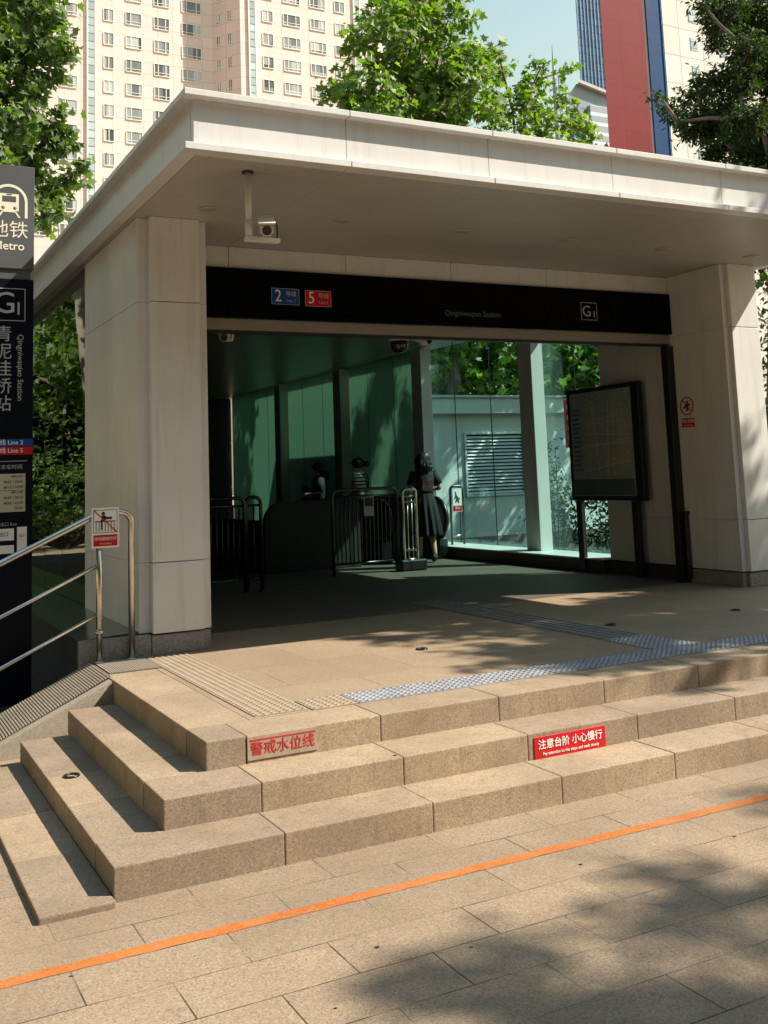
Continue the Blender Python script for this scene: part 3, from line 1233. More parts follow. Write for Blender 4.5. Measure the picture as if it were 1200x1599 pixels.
# ------------------------------------------------------------------ totem
TX0, TX1 = -.742, -.312
tc = (TX0+TX1)/2
tp = thing('totem_sign', 'tall dark station totem with a cream train logo beside the left canopy edge', 'sign', (tc, 3.9, -.45))
YT = 3.80
t = MB()
t.box(TX0, TX1, YT, YT+.22, 3.325, 4.262, 'totem', .004)
t.build('logo_panel', tp)
t = MB()
t.box(TX0+.02, TX1-.028, YT+.02, YT+.20, 3.235, 3.325, 'totem')
t.build('neck', tp)
t = MB()
t.box(TX0, TX1, YT+.012, YT+.21, -.42, 3.235, 'navy', .003)
t.build('body', tp)
YF = YT-.002
t = MB()   # train emblem
arc = []
cxa, cza, ra = tc, 3.93, .145
pts = [(cxa-ra, YF, 3.79)]+[(cxa-ra*math.cos(a), YF, cza+ra*math.sin(a)) for a in np.linspace(0, math.pi, 17)]+[(cxa+ra, YF, 3.79)]
ri, ro = ra-.012, ra+.012
outer = [(cxa-ro, YF, 3.785)]+[(cxa-ro*math.cos(a), YF, cza+ro*math.sin(a)) for a in np.linspace(0, math.pi, 17)]+[(cxa+ro, YF, 3.785)]
inner = [(cxa+ri, YF, 3.785)]+[(cxa+ri*math.cos(a), YF, cza+ri*math.sin(a)) for a in np.linspace(0, math.pi, 17)]+[(cxa-ri, YF, 3.785)]
for i in range(18):
    t.prism([outer[i], outer[i+1], inner[18-i-1], inner[18-i]], (0, .0015, 0), 'creamtext')
t.box(tc-.082, tc+.082, YF, YF+.0015, 3.845, 4.0, 'creamtext')
t.box(tc-.058, tc+.058, YF-.001, YF, 3.925, 3.978, 'totem')
t.box(tc-.022, tc+.022, YF-.001, YF, 3.986, 3.997, 'totem')
for sx_ in (-1, 1):
    t.lathe([(0, 0), (.015, 0), (.015, .001), (0, .001)], (tc+sx_*.05, YF-.001, 3.872), 'totem', 14, 'Y')
    t.prism([(tc+sx_*.045, YF, 3.84), (tc+sx_*.06, YF, 3.84), (tc+sx_*.098, YF, 3.785), (tc+sx_*.080, YF, 3.785)], (0, .0015, 0), 'creamtext')
t.box(tc-.05, tc+.05, YF-.0002, YF+.0015, 3.832, 3.846, 'creamtext')
t.build('train_emblem', tp)
t = MB()
t.text('地铁', (tc, YF, 3.665), .165, 'creamtext')
t.text('Metro', (tc, YF, 3.525), .105, 'creamtext', bold=.012)
t.build('logo_lettering', tp)
YF = YT+.009
t = MB()
x0, x1, z0, z1, fr = tc-.145, tc+.145, 2.86, 3.15, .006
for q in ((x0, x1, z0, z0+fr), (x0, x1, z1-fr, z1), (x0, x0+fr, z0, z1), (x1-fr, x1, z0, z1)):
    t.box(q[0], q[1], YF, YF+.002, q[2], q[3], 'greytext')
t.text('G', (tc-.03, YF, 3.01), .27, 'greytext')
t.text('1', (tc+.088, YF, 2.965), .16, 'greytext')
t.build('exit_lettering', tp)
t = MB()
for i, ch in enumerate('青泥洼桥站'):
    t.text(ch, (tc-.035, YF, 2.735-i*.152), .148, 'greytext')
t.text('Qingniwaqiao Station', (tc+.105, YF, 2.45), .068, 'greytext', rot=Matrix.Rotation(math.pi/2, 4, 'X') @ Matrix.Rotation(-math.pi/2, 4, 'Z'))
t.build('station_lettering', tp)
for z0, z1, m, s in ((1.765, 1.828, 'blue', '2号线 Line 2'), (1.693, 1.760, 'red', '5号线 Line 5')):
    t = MB()
    t.box(TX0+.01, TX1-.002, YF-.001, YF+.004, z0, z1, m)
    t.text(s, (tc+.135, YF-.0025, (z0+z1)/2), .052, 'whitetext', 'RIGHT', bold=.008)
    t.build('line_band', tp)
t = MB()
t.box(TX0+.05, TX1-.045, YF, YF+.003, 1.635, 1.640, 'greytext')
t.text('首末车时间', (tc+.13, YF, 1.585), .045, 'greytext', 'RIGHT')
t.box(TX0+.05, TX1-.06, YF, YF+.003, 1.205, 1.530, 'paper')
for k, s in enumerate(('首车 / 末车', '06:01 / 22:46', '06:12 / 22:05', '首车 / 末车', '06:55 / 20:12', '06:05 / 22:42', '22:07')):
    t.text(s, (tc+.135, YF-.0015, 1.505-k*.045), .030 if k not in (0, 3) else .020, 'blackink', 'RIGHT')
t.box(TX0+.06, TX1-.065, YF-.0012, YF-.0002, 1.385, 1.388, 'blackink')
t.build('timetable', tp)
t = MB()
t.text('出口 Exit', (tc+.02, YF, 1.10), .035, 'greytext')
t.box(TX1-.125, TX1-.045, YF, YF+.003, .855, 1.075, 'whitetext')
t.box(TX0+.05, TX1-.15, YF, YF+.003, .965, 1.065, 'whitetext')
t.box(TX0+.05, TX1-.15, YF, YF+.003, .855, .925, 'whitetext')
t.text('G1', (TX1-.085, YF-.0015, 1.00), .04, 'blackink')
t.text('出口', (tc-.02, YF-.0015, 1.015), .04, 'blackink')
t.build('exit_map', tp)


# ------------------------------------------------------------------ barriers and escalator
def barrier(name, x0, x1, y, h, label, n, hoop=.09, mat='darksteel', base=.0):
    o = thing(name, label, 'barrier', ((x0+x1)/2, y, 0), 'steel barriers inside the hall')
    m = MB()
    r = hoop
    pts = [(x0, y, 0)]+[(x0+r-r*math.cos(a), y, h-r+r*math.sin(a)) for a in np.linspace(0, math.pi/2, 6)]
    pts += [(x1-r+r*math.sin(a), y, h-r+r*math.cos(a)) for a in np.linspace(0, math.pi/2, 6)]+[(x1, y, 0)]
    m.tube(pts, .024, mat, 10)
    m.tube([(x0, y, .16), (x1, y, .16)], .016, mat, 8)
    m.tube([(x0, y, h-.10), (x1, y, h-.10)], .016, mat, 8)
    m.build('frame', o)
    for i in range(n):
        x = x0+(i+1)*(x1-x0)/(n+1)
        m = MB()
        m.tube([(x, y, .16), (x, y, h-.10)], .010, mat, 6)
        m.build('bar', o)
    m = MB()
    for x in (x0, x1):
        m.lathe([(0, 0), (.055, 0), (.055, .01), (.03, .02), (0, .02)], (x, y, 0), mat, 14)
    m.build('foot', o)
    return o


b1 = barrier('barrier_fence', 4.47, 5.52, 8.07, 1.21, 'long steel barrier with upright bars in front of the striped shirt person', 15)
t = MB()
t.box(4.96, 5.12, 8.035, 8.045, .82, 1.10, 'greytext')
t.box(4.975, 5.105, 8.032, 8.0345, .96, 1.085, 'blackink')
t.build('notice', b1)
b2 = barrier('barrier_gate', 5.58, 5.80, 8.0, 1.18, 'narrow steel barrier on a black foot block next to the walking woman', 2, .05, 'steel')
t = MB()
t.box(5.47, 5.90, 7.88, 8.12, .003, .16, 'rubber', .02)
t.build('foot_block', b2)
for z in (.28, .98):
    t = MB()
    t.box(5.60, 5.78, 7.985, 8.015, z, z+.03, 'steel')
    t.build('crossbar', b2)
b3 = barrier('barrier_fence', 1.2, 2.76, 7.0, 1.18, 'long dark steel barrier just behind the left pillar', 20)
t = MB()
t.box(1.52, 1.66, 6.965, 6.975, .72, 1.08, 'darksteel')
t.build('notice', b3)
b4 = barrier('barrier_hoop', 2.80, 3.0, 7.05, 1.18, 'narrow dark steel hoop at the end of the left barrier', 1, .08)

pw = thing('stairwell_parapet', 'dark steel clad stairwell parapet with a rounded top corner behind the barriers', 'parapet', (4.66, 9.3, 0))
t = MB()
r = .30
pts = [(5.46, 9.2, .0), (5.46, 9.2, 1.05)]+[(3.87+r-r*math.sin(a), 9.2, 1.05-r+r*math.cos(a)) for a in np.linspace(0, math.pi/2, 9)]+[(3.87, 9.2, 0)]
t.prism(pts[::-1], (0, .10, 0), 'cladding', .008)
t.build('cladding', pw)
t = MB()
t.box(3.87, 3.97, 9.305, 14, 0, .78, 'cladding', .01)
t.build('side_cladding', pw)


def escalator(x0, x1, y0, label):
    o = thing('escalator', label, 'escalator', ((x0+x1)/2, y0, 0), 'escalators in the hall')
    for x in (x0, x1):
        R = .33
        z0, z1 = .32, .98
        prof = [(y0+R-R*math.sin(a), (z0+z1)/2+R*math.cos(a)) for a in np.linspace(0, math.pi, 13)]
        path = [(x, y0+5.5, z1-1.6), (x, y0+2.6, z1)]+[(x, py, pz) for py, pz in prof]+[(x, y0+2.6, z0)]
        m = MB()
        m.tube(path, .042, 'rubber', 10)
        m.build('handrail', o)
        m = MB()
        poly = [(x-.012, y0+2.6, z1-.02)]+[(x-.012, py+.02, (z0+z1)/2+(pz-(z0+z1)/2)*.95) for py, pz in prof]+[(x-.012, y0+2.6, z0+.02)]
        m.prism(poly, (.024, 0, 0), 'steel')
        m.build('balustrade_panel', o)
        m = MB()
        m.box(x-.09, x+.09, y0+.12, y0+5, .0, .34, 'darksteel', .02)
        m.build('skirt', o)
    m = MB()
    for i in range(14):
        zs = -.18*max(0, i-8)
        m.box(x0+.1, x1-.1, y0+.5+i*.36, y0+.5+(i+1)*.36-.006, zs-(.2 if i > 8 else 0), zs+.006, 'darksteel')
    m.build('step_plate', o)
    return o


escalator(6.02, 7.06, 9.25, 'escalator with black handrails by the glass wall, where the woman walks')

hs = thing('hoop_sign', 'steel hoop stand with a small warning sign by the glass wall right of the woman', 'sign stand', (7.55, 9.75, .19))
t = MB()
w0, w1, yy, zz = 7.42, 7.66, 9.7, 1.17
t.tube([(w0, yy, .19)]+[(w0+.07-.07*math.cos(a), yy, zz-.07+.07*math.sin(a)) for a in np.linspace(0, math.pi/2, 5)]+[(w1-.07+.07*math.sin(a), yy, zz-.07+.07*math.cos(a)) for a in np.linspace(0, math.pi/2, 5)]+[(w1, yy, .19)], .020, 'darksteel', 10)
t.tube([(w0, yy, .34), (w1, yy, .34)], .014, 'steel', 8)
t.build('hoop', hs)
t = MB()
t.box(w0+.03, w1-.03, yy-.028, yy-.021, .74, 1.13, 'whitetext')
t.build('sign_board', hs)
t = MB()
t.box(w0+.035, w1-.035, yy-.031, yy-.0285, .75, .84, 'red')
t.text('禁止', ((w0+w1)/2, yy-.033, .80), .05, 'whitetext')
t.build('text_plate', hs)
t = MB()
t.lathe([(0, 0), (.018, 0), (.018, .001), (0, .001)], ((w0+w1)/2-.03, yy-.030, 1.06), 'blackink', 10, 'Y')
for q in (((-.03, 1.04), (.0, .98)), ((0, .98), (.05, .95)), ((-.02, 1.02), (-.05, .96)), ((0, .98), (-.03, .90)), ((.0, .98), (.03, .89))):
    t.tube([((w0+w1)/2+q[0][0], yy-.030, q[0][1]), ((w0+w1)/2+q[1][0], yy-.030, q[1][1])], .010, 'blackink', 6)
t.build('falling_symbol', hs)
# ------------------------------------------------------------------ people


def skin_body(parent, J, E_, name='body', root='pelvis'):
    """one continuous skinned surface over a joint graph"""
    keys = list(J)
    me = bpy.data.meshes.new('sk')
    me.from_pydata([J[k][0] for k in keys], [(keys.index(a), keys.index(b)) for a, b in E_], [])
    o = bpy.data.objects.new('sk', me)
    COL.objects.link(o)
    md = o.modifiers.new('skin', 'SKIN')
    md.use_smooth_shade = True
    md.branch_smoothing = .6
    for i, k in enumerate(keys):
        r = J[k][1]
        sv = me.skin_vertices[0].data[i]
        sv.radius = r if isinstance(r, tuple) else (r, r)
        sv.use_root = k == root
    sd = o.modifiers.new('sub', 'SUBSURF')
    sd.levels = 2
    sd.render_levels = 2
    dg = bpy.context.evaluated_depsgraph_get()
    dg.update()
    ms = bpy.data.meshes.new_from_object(o.evaluated_get(dg))
    bpy.data.objects.remove(o)
    ms.materials.clear()
    ms.materials.append(MT['skin'])
    for p in ms.polygons:
        p.material_index = 0
        p.use_smooth = True
    b = bpy.data.objects.new(name, ms)
    ms.name = name
    COL.objects.link(b)
    b.parent = parent
    return b


def body_joints(sh=.17, elbow=None, wrist=None, knee=None, ankle=None, toe=None, tilt=(0, 0), hh=1.66):
    """elbow, wrist, knee ... are (left, right) pairs"""
    s = hh/1.66
    J = {'pelvis': ((0, 0, .92*s), (.135, .10)), 'waist': ((0, .0, 1.06*s), (.115, .085)), 'chest': ((0, .0, 1.25*s), (.135, .10)),
         'upper': ((0, -.005, 1.36*s), (.10, .075)), 'neck': ((0, .0, 1.44*s), .052), 'jaw': ((tilt[0]*.5, .015+tilt[1]*.5, 1.505*s), (.066, .075)),
         'skull': ((tilt[0], .02+tilt[1], 1.575*s), (.078, .092)), 'crown': ((tilt[0], .01+tilt[1], 1.63*s), (.055, .065)),
         'nose': ((tilt[0], .115+tilt[1], 1.545*s), .012)}
    Eg = [('pelvis', 'waist'), ('waist', 'chest'), ('chest', 'upper'), ('upper', 'neck'), ('neck', 'jaw'), ('jaw', 'skull'), ('skull', 'crown'), ('skull', 'nose')]
    for i, sd in enumerate((-1, 1)):
        n = 'LR'[i]
        J['sh'+n] = ((sd*sh, 0, 1.365*s), .050)
        J['el'+n] = (elbow[i], .038)
        J['wr'+n] = (wrist[i], .026)
        Eg += [('upper', 'sh'+n), ('sh'+n, 'el'+n), ('el'+n, 'wr'+n)]
        J['hip'+n] = ((sd*.085, 0, .85*s), .088)
        J['kn'+n] = (knee[i], .056)
        J['calf'+n] = (tuple(knee[i][q]*.62+ankle[i][q]*.38-(.015 if q == 1 else 0) for q in range(3)), .052)
        J['an'+n] = (ankle[i], .036)
        J['toe'+n] = (toe[i], (.038, .026))
        Eg += [('pelvis', 'hip'+n), ('hip'+n, 'kn'+n), ('kn'+n, 'calf'+n), ('calf'+n, 'an'+n), ('an'+n, 'toe'+n)]
        # palm and fingers
        w, e = Vector(wrist[i]), Vector(elbow[i])
        d = (w-e).normalized()
        a = d.cross(Vector((0, 0, 1)) if abs(d.z) < .8 else Vector((0, 1, 0))).normalized()
        c = a.cross(d)
        pm = w+d*.055
        J['palm'+n] = (tuple(pm), (.030, .018))
        Eg.append(('wr'+n, 'palm'+n))
        for q in range(4):
            kn = pm+d*.035+a*(q-1.5)*.019
            L = (.033, .040, .037, .028)[q]
            m1 = kn+d*L*.9+c*.012*-1
            m2 = m1+d*L*.6-c*.022
            J['f%d%sa' % (q, n)] = (tuple(kn), .0095)
            J['f%d%sb' % (q, n)] = (tuple(m1), .0085)
            J['f%d%sc' % (q, n)] = (tuple(m2), .0070)
            Eg += [('palm'+n, 'f%d%sa' % (q, n)), ('f%d%sa' % (q, n), 'f%d%sb' % (q, n)), ('f%d%sb' % (q, n), 'f%d%sc' % (q, n))]
        t1 = w+d*.035+a*sd*-.034-c*.006
        t2 = t1+d*.032+a*sd*-.012-c*.012
        J['t%sa' % n] = (tuple(t1), .011)
        J['t%sb' % n] = (tuple(t2), .0085)
        Eg += [('wr'+n, 't%sa' % n), ('t%sa' % n, 't%sb' % n)]
    return J, Eg


def ring_(cx, cy, z, rx, ry, n=20, wob=0, ph=0, fq=5):
    return [(cx+rx*(1+wob*math.sin(fq*a+ph))*math.cos(a), cy+ry*(1+wob*math.sin(fq*a+ph))*math.sin(a), z) for a in [2*math.pi*q/n for q in range(n)]]


def garment(parent, name, rings, m, n=24):
    g_ = MB()
    g_.loft([ring_(*r[:5], n, *(r[5:])) for r in rings], m)
    return g_.build(name, parent)


def sleeve(parent, name, a, b, r0, r1, m):
    g_ = MB()
    a, b = Vector(a), Vector(b)
    g_.tube([a, a.lerp(b, .5), b], [r0, (r0+r1)/2, r1], m, 12)
    return g_.build(name, parent)


def eyes(parent, s, tilt=(0, 0)):
    for sd in (-1, 1):
        g_ = MB()
        k = bmesh.new()
        bmesh.ops.create_uvsphere(k, u_segments=8, v_segments=6, radius=.011)
        g_.add(k, Matrix.Translation((tilt[0]+sd*.030, tilt[1]+.100, 1.565*s)), 'lens', True)
        g_.build('eye', parent)
    g_ = MB()
    g_.tube([(tilt[0]-.024, tilt[1]+.094, 1.507*s), (tilt[0], tilt[1]+.101, 1.505*s), (tilt[0]+.024, tilt[1]+.094, 1.507*s)], .005, 'cloth_plum', 6)
    g_.build('mouth', parent)


def blob(parent, name, parts, m, noise_=.0, seed=1):
    g_ = MB()
    rr = random.Random(seed)
    for (c, r) in parts:
        k = bmesh.new()
        bmesh.ops.create_icosphere(k, subdivisions=3, radius=1)
        for v in k.verts:
            f = 1+noise_*(math.sin(v.co.x*9+seed)+math.sin(v.co.y*11)+math.sin(v.co.z*7))*.33
            v.co = Vector((v.co.x*r[0], v.co.y*r[1], v.co.z*r[2]))*f
        g_.add(k, Matrix.Translation(c), m, True)
    return g_.build(name, parent)


# woman in the dark dress, walking away
p = thing('person', 'woman with bobbed black hair in a long dark dress walking away toward the escalator', 'person', (0, 0, 0))
J, Eg = body_joints(.165, ((-.235, -.03, 1.11), (.27, .02, 1.13)), ((-.24, .05, .88), (.27, .22, 1.12)), ((-.09, .06, .48), (.10, .03, .48)),
                    ((-.09, .05, .085), (.10, -.12, .12)), ((-.10, .19, .035), (.11, -.02, .035)), (0, 0), 1.66)
skin_body(p, J, Eg)
garment(p, 'skirt', [(.015, .01, .40, .245, .21, .10, 0, 13), (.012, .01, .44, .242, .21, .10, .2, 13), (.008, 0, .62, .222, .19, .085, .5, 13), (0, 0, .82, .200, .168, .06, .9, 13), (0, 0, .95, .174, .146, .035, 1.1, 13), (0, 0, 1.04, .147, .119, .012, 1.2, 13), (0, 0, 1.10, .136, .110, 0, 0)], 'cloth_navy', 104)
tee = garment(p, 'tee_shirt', [(0, 0, 1.06, .150, .118), (0, 0, 1.14, .143, .112), (0, 0, 1.25, .165, .120), (0, -.003, 1.34, .185, .112), (0, -.005, 1.395, .165, .088), (0, 0, 1.425, .105, .075), (0, 0, 1.445, .066, .064)], 'cloth_black')
g_ = MB()
rr = []
for z, w in ((1.10, .085), (1.18, .085), (1.26, .075), (1.33, .05), (1.39, .018)):
    rr.append((z, w))
for (z0, w0), (z1, w1) in zip(rr, rr[1:]):
    yb = lambda z, x: -(.121 if z < 1.28 else .121-.35*(z-1.28))*math.sqrt(max(0, 1-(x/.19)**2))-.006
    g_.poly([(.0-w0+.035, yb(z0, w0), z0), (w0+.035, yb(z0, w0), z0), (w1+.02, yb(z1, w1), z1), (-w1+.02, yb(z1, w1), z1)], 'cloth_plum')
g_.build('back_print', tee)
sleeve(p, 'sleeve', (-.145, 0, 1.385), (-.225, -.02, 1.19), .072, .072, 'cloth_black')
sleeve(p, 'sleeve', (.145, 0, 1.385), (.245, .012, 1.20), .072, .072, 'cloth_black')
g_ = MB()
hr_ = random.Random(4)
hp = [(.02, 1.712), (.055, 1.704), (.088, 1.680), (.108, 1.640), (.116, 1.595), (.120, 1.550), (.126, 1.505), (.124, 1.470), (.108, 1.452)]
wb = [hr_.uniform(-1, 1) for q in range(36)]
g_.loft([[((r*(1+.05*wb[q]*min(1, k/4)))*math.cos(2*math.pi*q/36)+.006*k*math.sin(k), -.012+(r*1.0*(1+.05*wb[(q*7) % 36]*min(1, k/4)))*math.sin(2*math.pi*q/36)*(.78 if 3 < q < 15 and k > 3 else 1), z+(.012*wb[q] if k > 6 else 0)) for q in range(36)] for k, (r, z) in enumerate(hp)], 'hair')
for q in range(60):
    a_ = hr_.uniform(math.pi*.85, math.pi*2.15)
    r_ = .117+hr_.uniform(-.012, .006)
    x_, y_ = r_*math.cos(a_), -.012+r_*math.sin(a_)
    z_ = hr_.uniform(1.50, 1.60)
    g_.tube([(x_*.97, y_*.97, z_), (x_*1.06, y_*1.06, z_-.06), (x_*1.04+hr_.uniform(-.012, .012), y_*1.04, z_-.13+hr_.uniform(-.02, .02))], [.010, .009, .003], 'hair', 5)
g_.build('hair', p)
eyes(p, 1)
for q, (a, b) in enumerate((((-.09, .05, .05), (-.10, .17, .04)), ((.10, -.12, .09), (.11, -.02, .045)))):
    g_ = MB()
    a, b = Vector(a), Vector(b)
    g_.tube([a+(a-b)*.35, a, b, b+(b-a)*.3], [.035, .047, .047, .03], 'shoe', 12)
    g_.build('shoe', p)
p.scale = (1.02, 1.02, 1.02)
p.location = (6.53, 9.02, .003)
p.rotation_euler = (0, 0, math.radians(-12))

# person with cap and striped tee
p = thing('person', 'person in a striped short sleeved tee and dark cap standing behind the barrier', 'person', (0, 0, 0))
J, Eg = body_joints(.175, ((-.25, .06, 1.12), (.29, .05, 1.13)), ((-.20, .26, 1.08), (.36, .24, 1.03)), ((-.09, .02, .48), (.09, .02, .48)),
                    ((-.09, -.02, .085), (.09, -.02, .085)), ((-.10, .12, .035), (.10, .12, .035)), (-.02, .02), 1.64)
skin_body(p, J, Eg)
tee = garment(p, 'tee_shirt', [(0, 0, .88, .172, .135), (0, 0, .98, .168, .130), (0, 0, 1.12, .165, .125), (0, 0, 1.24, .180, .130), (0, 0, 1.335, .195, .118), (0, 0, 1.385, .165, .092), (0, 0, 1.415, .095, .075), (0, 0, 1.43, .068, .066)], 'striped')
sleeve(p, 'sleeve', (-.15, 0, 1.375), (-.245, .05, 1.15), .075, .07, 'striped')
sleeve(p, 'sleeve', (.15, 0, 1.375), (.28, .042, 1.16), .075, .07, 'striped')
for sd in (-1, 1):
    g_ = MB()
    g_.tube([(sd*.12, -.085, 1.39), (sd*.10, -.135, 1.30), (sd*.03, -.142, 1.14), (0, -.14, 1.10)], .009, 'cloth_black', 6)
    g_.build('strap', p)
garment(p, 'trousers', [(0, 0, .80, .165, .13), (0, 0, .90, .165, .128), (0, 0, .98, .150, .118)], 'cloth_navy')
for sd in (-1, 1):
    sleeve(p, 'trouser_leg', (sd*.088, 0, .84), (sd*.09, -.01, .11), .095, .065, 'cloth_navy')
blob(p, 'hair', [((-.02, .012, 1.575), (.098, .108, .10)), ((-.005, -.135, 1.56), (.05, .05, .055))], 'hair', .05, 3)
cp_ = blob(p, 'cap', [((-.02, .022, 1.60), (.105, .118, .085))], 'cloth_black')
g_ = MB()
g_.prism([(-.085, .10, 1.595), (.045, .10, 1.595), (.03, .205, 1.575), (-.02, .225, 1.57), (-.07, .205, 1.575)], (0, 0, .012), 'cloth_black')
g_.build('cap_brim', cp_)
eyes(p, .99, (-.02, .02))
for sd in (-1, 1):
    g_ = MB()
    g_.tube([(sd*.09, -.07, .045), (sd*.09, 0, .05), (sd*.10, .1, .045), (sd*.10, .15, .035)], [.03, .046, .045, .025], 'shoe', 12)
    g_.build('shoe', p)
p.scale = (1.03, 1.03, 1.03)
p.location = (6.80, 11.9, .01)
p.rotation_euler = (0, 0, math.radians(52))


def dark_person(label, loc, rot, s=1.0, pack=True):
    p = thing('person', label, 'person', (0, 0, 0))
    J, Eg = body_joints(.185, ((-.26, .02, 1.12), (.26, .04, 1.12)), ((-.22, .24, 1.10), (.20, .25, 1.12)), ((-.10, .02, .48), (.10, .02, .48)),
                        ((-.10, -.02, .085), (.10, -.02, .085)), ((-.11, .12, .035), (.11, .12, .035)), (0, .03), 1.66)
    skin_body(p, J, Eg)
    garment(p, 'jacket', [(0, 0, .82, .19, .15), (0, 0, .95, .195, .15), (0, 0, 1.12, .20, .15), (0, 0, 1.26, .215, .148), (0, 0, 1.35, .21, .125), (0, 0, 1.40, .16, .095), (0, 0, 1.44, .075, .07)], 'cloth_black')
    sleeve(p, 'sleeve', (-.16, 0, 1.375), (-.255, .02, 1.13), .085, .065, 'cloth_black')
    sleeve(p, 'sleeve', (.16, 0, 1.375), (.255, .04, 1.13), .085, .065, 'cloth_black')
    for sd in (-1, 1):
        sleeve(p, 'trouser_leg', (sd*.095, 0, .86), (sd*.10, -.01, .11), .105, .07, 'cloth_navy')
        g_ = MB()
        g_.tube([(sd*.10, -.07, .045), (sd*.10, 0, .05), (sd*.11, .1, .045), (sd*.11, .15, .035)], [.03, .046, .045, .025], 'shoe', 12)
        g_.build('shoe', p)
    blob(p, 'hair', [((0, .005, 1.595), (.105, .115, .105)), ((0, -.03, 1.53), (.09, .08, .07))], 'hair', .05, 5)
    if pack:
        blob(p, 'hood', [((0, -.11, 1.42), (.15, .09, .11))], 'cloth_black', .03)
    eyes(p, 1, (0, .03))
    p.location = loc
    p.rotation_euler = (0, 0, rot)
    p.scale = (s, s, s)
    return p


dark_person('person in a dark hooded jacket standing in the gloom left of the striped shirt person', (6.15, 12.3, .004), math.radians(70), 1.0)
dark_person('dim dark haired person already riding down the escalator, only the head seen above the parapet', (6.32, 13.35, -.354), math.radians(10), .95, False)

# ------------------------------------------------------------------ vent building seen through glass
vb = thing('vent_building', 'low white ventilation building with a louvred grille seen through the glass wall', 'building', (12, 15, -.45))
t = MB()
t.box(9.0, 10.45, 14, 18, -.30, 2.67, 'vent')
t.box(11.95, 20, 14, 18, -.30, 2.67, 'vent')
t.box(10.45, 11.95, 14, 18, -.30, .90, 'vent')
t.box(10.45, 11.95, 14, 18, 2.22, 2.67, 'vent')
t.build('wall', vb)
t = MB()
t.box(8.9, 20.1, 13.8, 18.1, 2.672, 3.02, 'vent', .01)
t.box(8.84, 20.16, 13.74, 18.16, 3.022, 3.075, 'white', .006)
t.build('parapet', vb)
t = MB()
t.box(8.97, 20.03, 13.96, 18.03, -.45, -.02, 'plinth')
t.build('base_course', vb)
gr = MB()
for q in ((10.40, 12.0, .85, .90), (10.40, 12.0, 2.22, 2.27), (10.40, 10.45, .90, 2.22), (11.95, 12.0, .90, 2.22)):
    gr.box(q[0], q[1], 13.955, 14.05, q[2], q[3], 'vent', .004)
gr.box(10.45, 11.95, 14.16, 14.2, .90, 2.22, 'blackink')
lou = gr.build('louvre', vb)
for i in range(17):
    s = MB()
    z = .935+i*.0765
    s.box(10.45, 11.95, 13.985, 14.055, z-.006, z+.006, 'slat', .002, Matrix.Rotation(.72, 4, 'X'))
    s.build('louvre_blade', lou)
bn = MB()
bn.box(10.90, 11.06, 10.96, 11.0, 1.80, 2.75, 'red')
for z in (1.95, 2.15, 2.35, 2.55):
    bn.box(10.95, 11.01, 10.956, 10.9605, z, z+.09, 'whitetext')
bnr = bn.build('hanging_banner')
tag(origin_to_base(bnr), 'narrow red vertical banner outside the glass behind the notice board', 'banner')
pl = MB()
pl.tube([(11.12, 11.0, -.3), (11.12, 11.0, 2.85)], .03, 'darksteel', 8)
pl.tube([(11.12, 11.0, 2.80), (10.90, 11.0, 2.80)], .015, 'darksteel', 8)
tag(origin_to_base(pl.build('banner_pole')), 'thin dark pole carrying the red vertical banner outside the glass', 'pole')

# ------------------------------------------------------------------ apartment block
ap = thing('apartment_block', 'tall pink tiled apartment block with rows of white framed windows', 'building', (40, 138, -.45))
t = MB()
t.prism([(2, 130, -.45), (43.6, 130, -.45), (46.27, 126, -.45), (80, 126, -.45), (80, 146, -.45), (2, 146, -.45)], (0, 0, 95), 'pinkwall')
t.bm.normal_update()
for p in t.bm.faces:
    if abs(p.normal.x) > .6:
        p.material_index = t.mi('pinkside')
t.build('wall', ap)


def apt_window(x, z, w, h, y, kind, axis='x'):
    fr = MB()
    th = .09
    d = .10

    def B(a, b, z0, z1, y0, y1, m):
        if axis == 'x':
            fr.box(x+a, x+b, y+y0, y+y1, z+z0, z+z1, m)
        else:
            fr.box(y-y1, y-y0, x+a, x+b, z+z0, z+z1, m)
    B(0, w, 0, h, -.02, .04, 'winglass')
    B(-.05, w+.05, -th, 0, -.12, .05, 'winframe')
    B(-.05, w+.05, h, h+th, -.10, .05, 'winframe')
    B(-th, 0, -.02, h+.02, -.09, .05, 'winframe')
    B(w, w+th, -.02, h+.02, -.09, .05, 'winframe')
    for q in ([.3] if kind == 1 else [.24, .76] if kind == 2 else [.5]):
        B(w*q-.05, w*q+.05, 0, h, -.07, .03, 'winframe')
    B(0, w, h*.22, h*.22+.07, -.07, .03, 'winframe') if kind != 3 else None
    return fr


wins = []
cols_l = [(22.6, 2.1, 1), (28.3, 1.25, 3), (31.3, 2.05, 1), (35.2, 2.05, 2), (39.15, 2.7, 2), (17.6, 3.2, 2)]
yl, yr = 129.99, 125.99
sc_ = lambda X: -1.795+(X+1.795)*.9705
cols_r = [(sc_(51.2), 1.5, 3), (sc_(54.5), 2.5, 2), (sc_(58.8), 2.35, 2), (sc_(62.9), 1.5, 3), (sc_(68.1), 1.5, 3), (sc_(71.6), 2.2, 2)]
n_win = 0
rest = None
for (x, w, k) in cols_l:
    for i in range(-9, 8):
        z = 63.85+3.37*i
        if x > 39:
            z -= .2
        vis = (38 < z < 69) and n_win < 99 and not (x < 18 and (z > 62 or z < 42))
        mbw = apt_window(x, z, w, 1.62, yl, k)
        if vis:
            mbw.build('window', ap)
            n_win += 1
        else:
            wins.append(mbw)
for (x, w, k) in cols_r:
    for i in range(-8, 8):
        z = 65.8+3.42*i
        vis = (53 < z < 71) and n_win < 99
        mbw = apt_window(x, z, w, 1.6, yr, k)
        if vis:
            mbw.build('window', ap)
            n_win += 1
        else:
            wins.append(mbw)
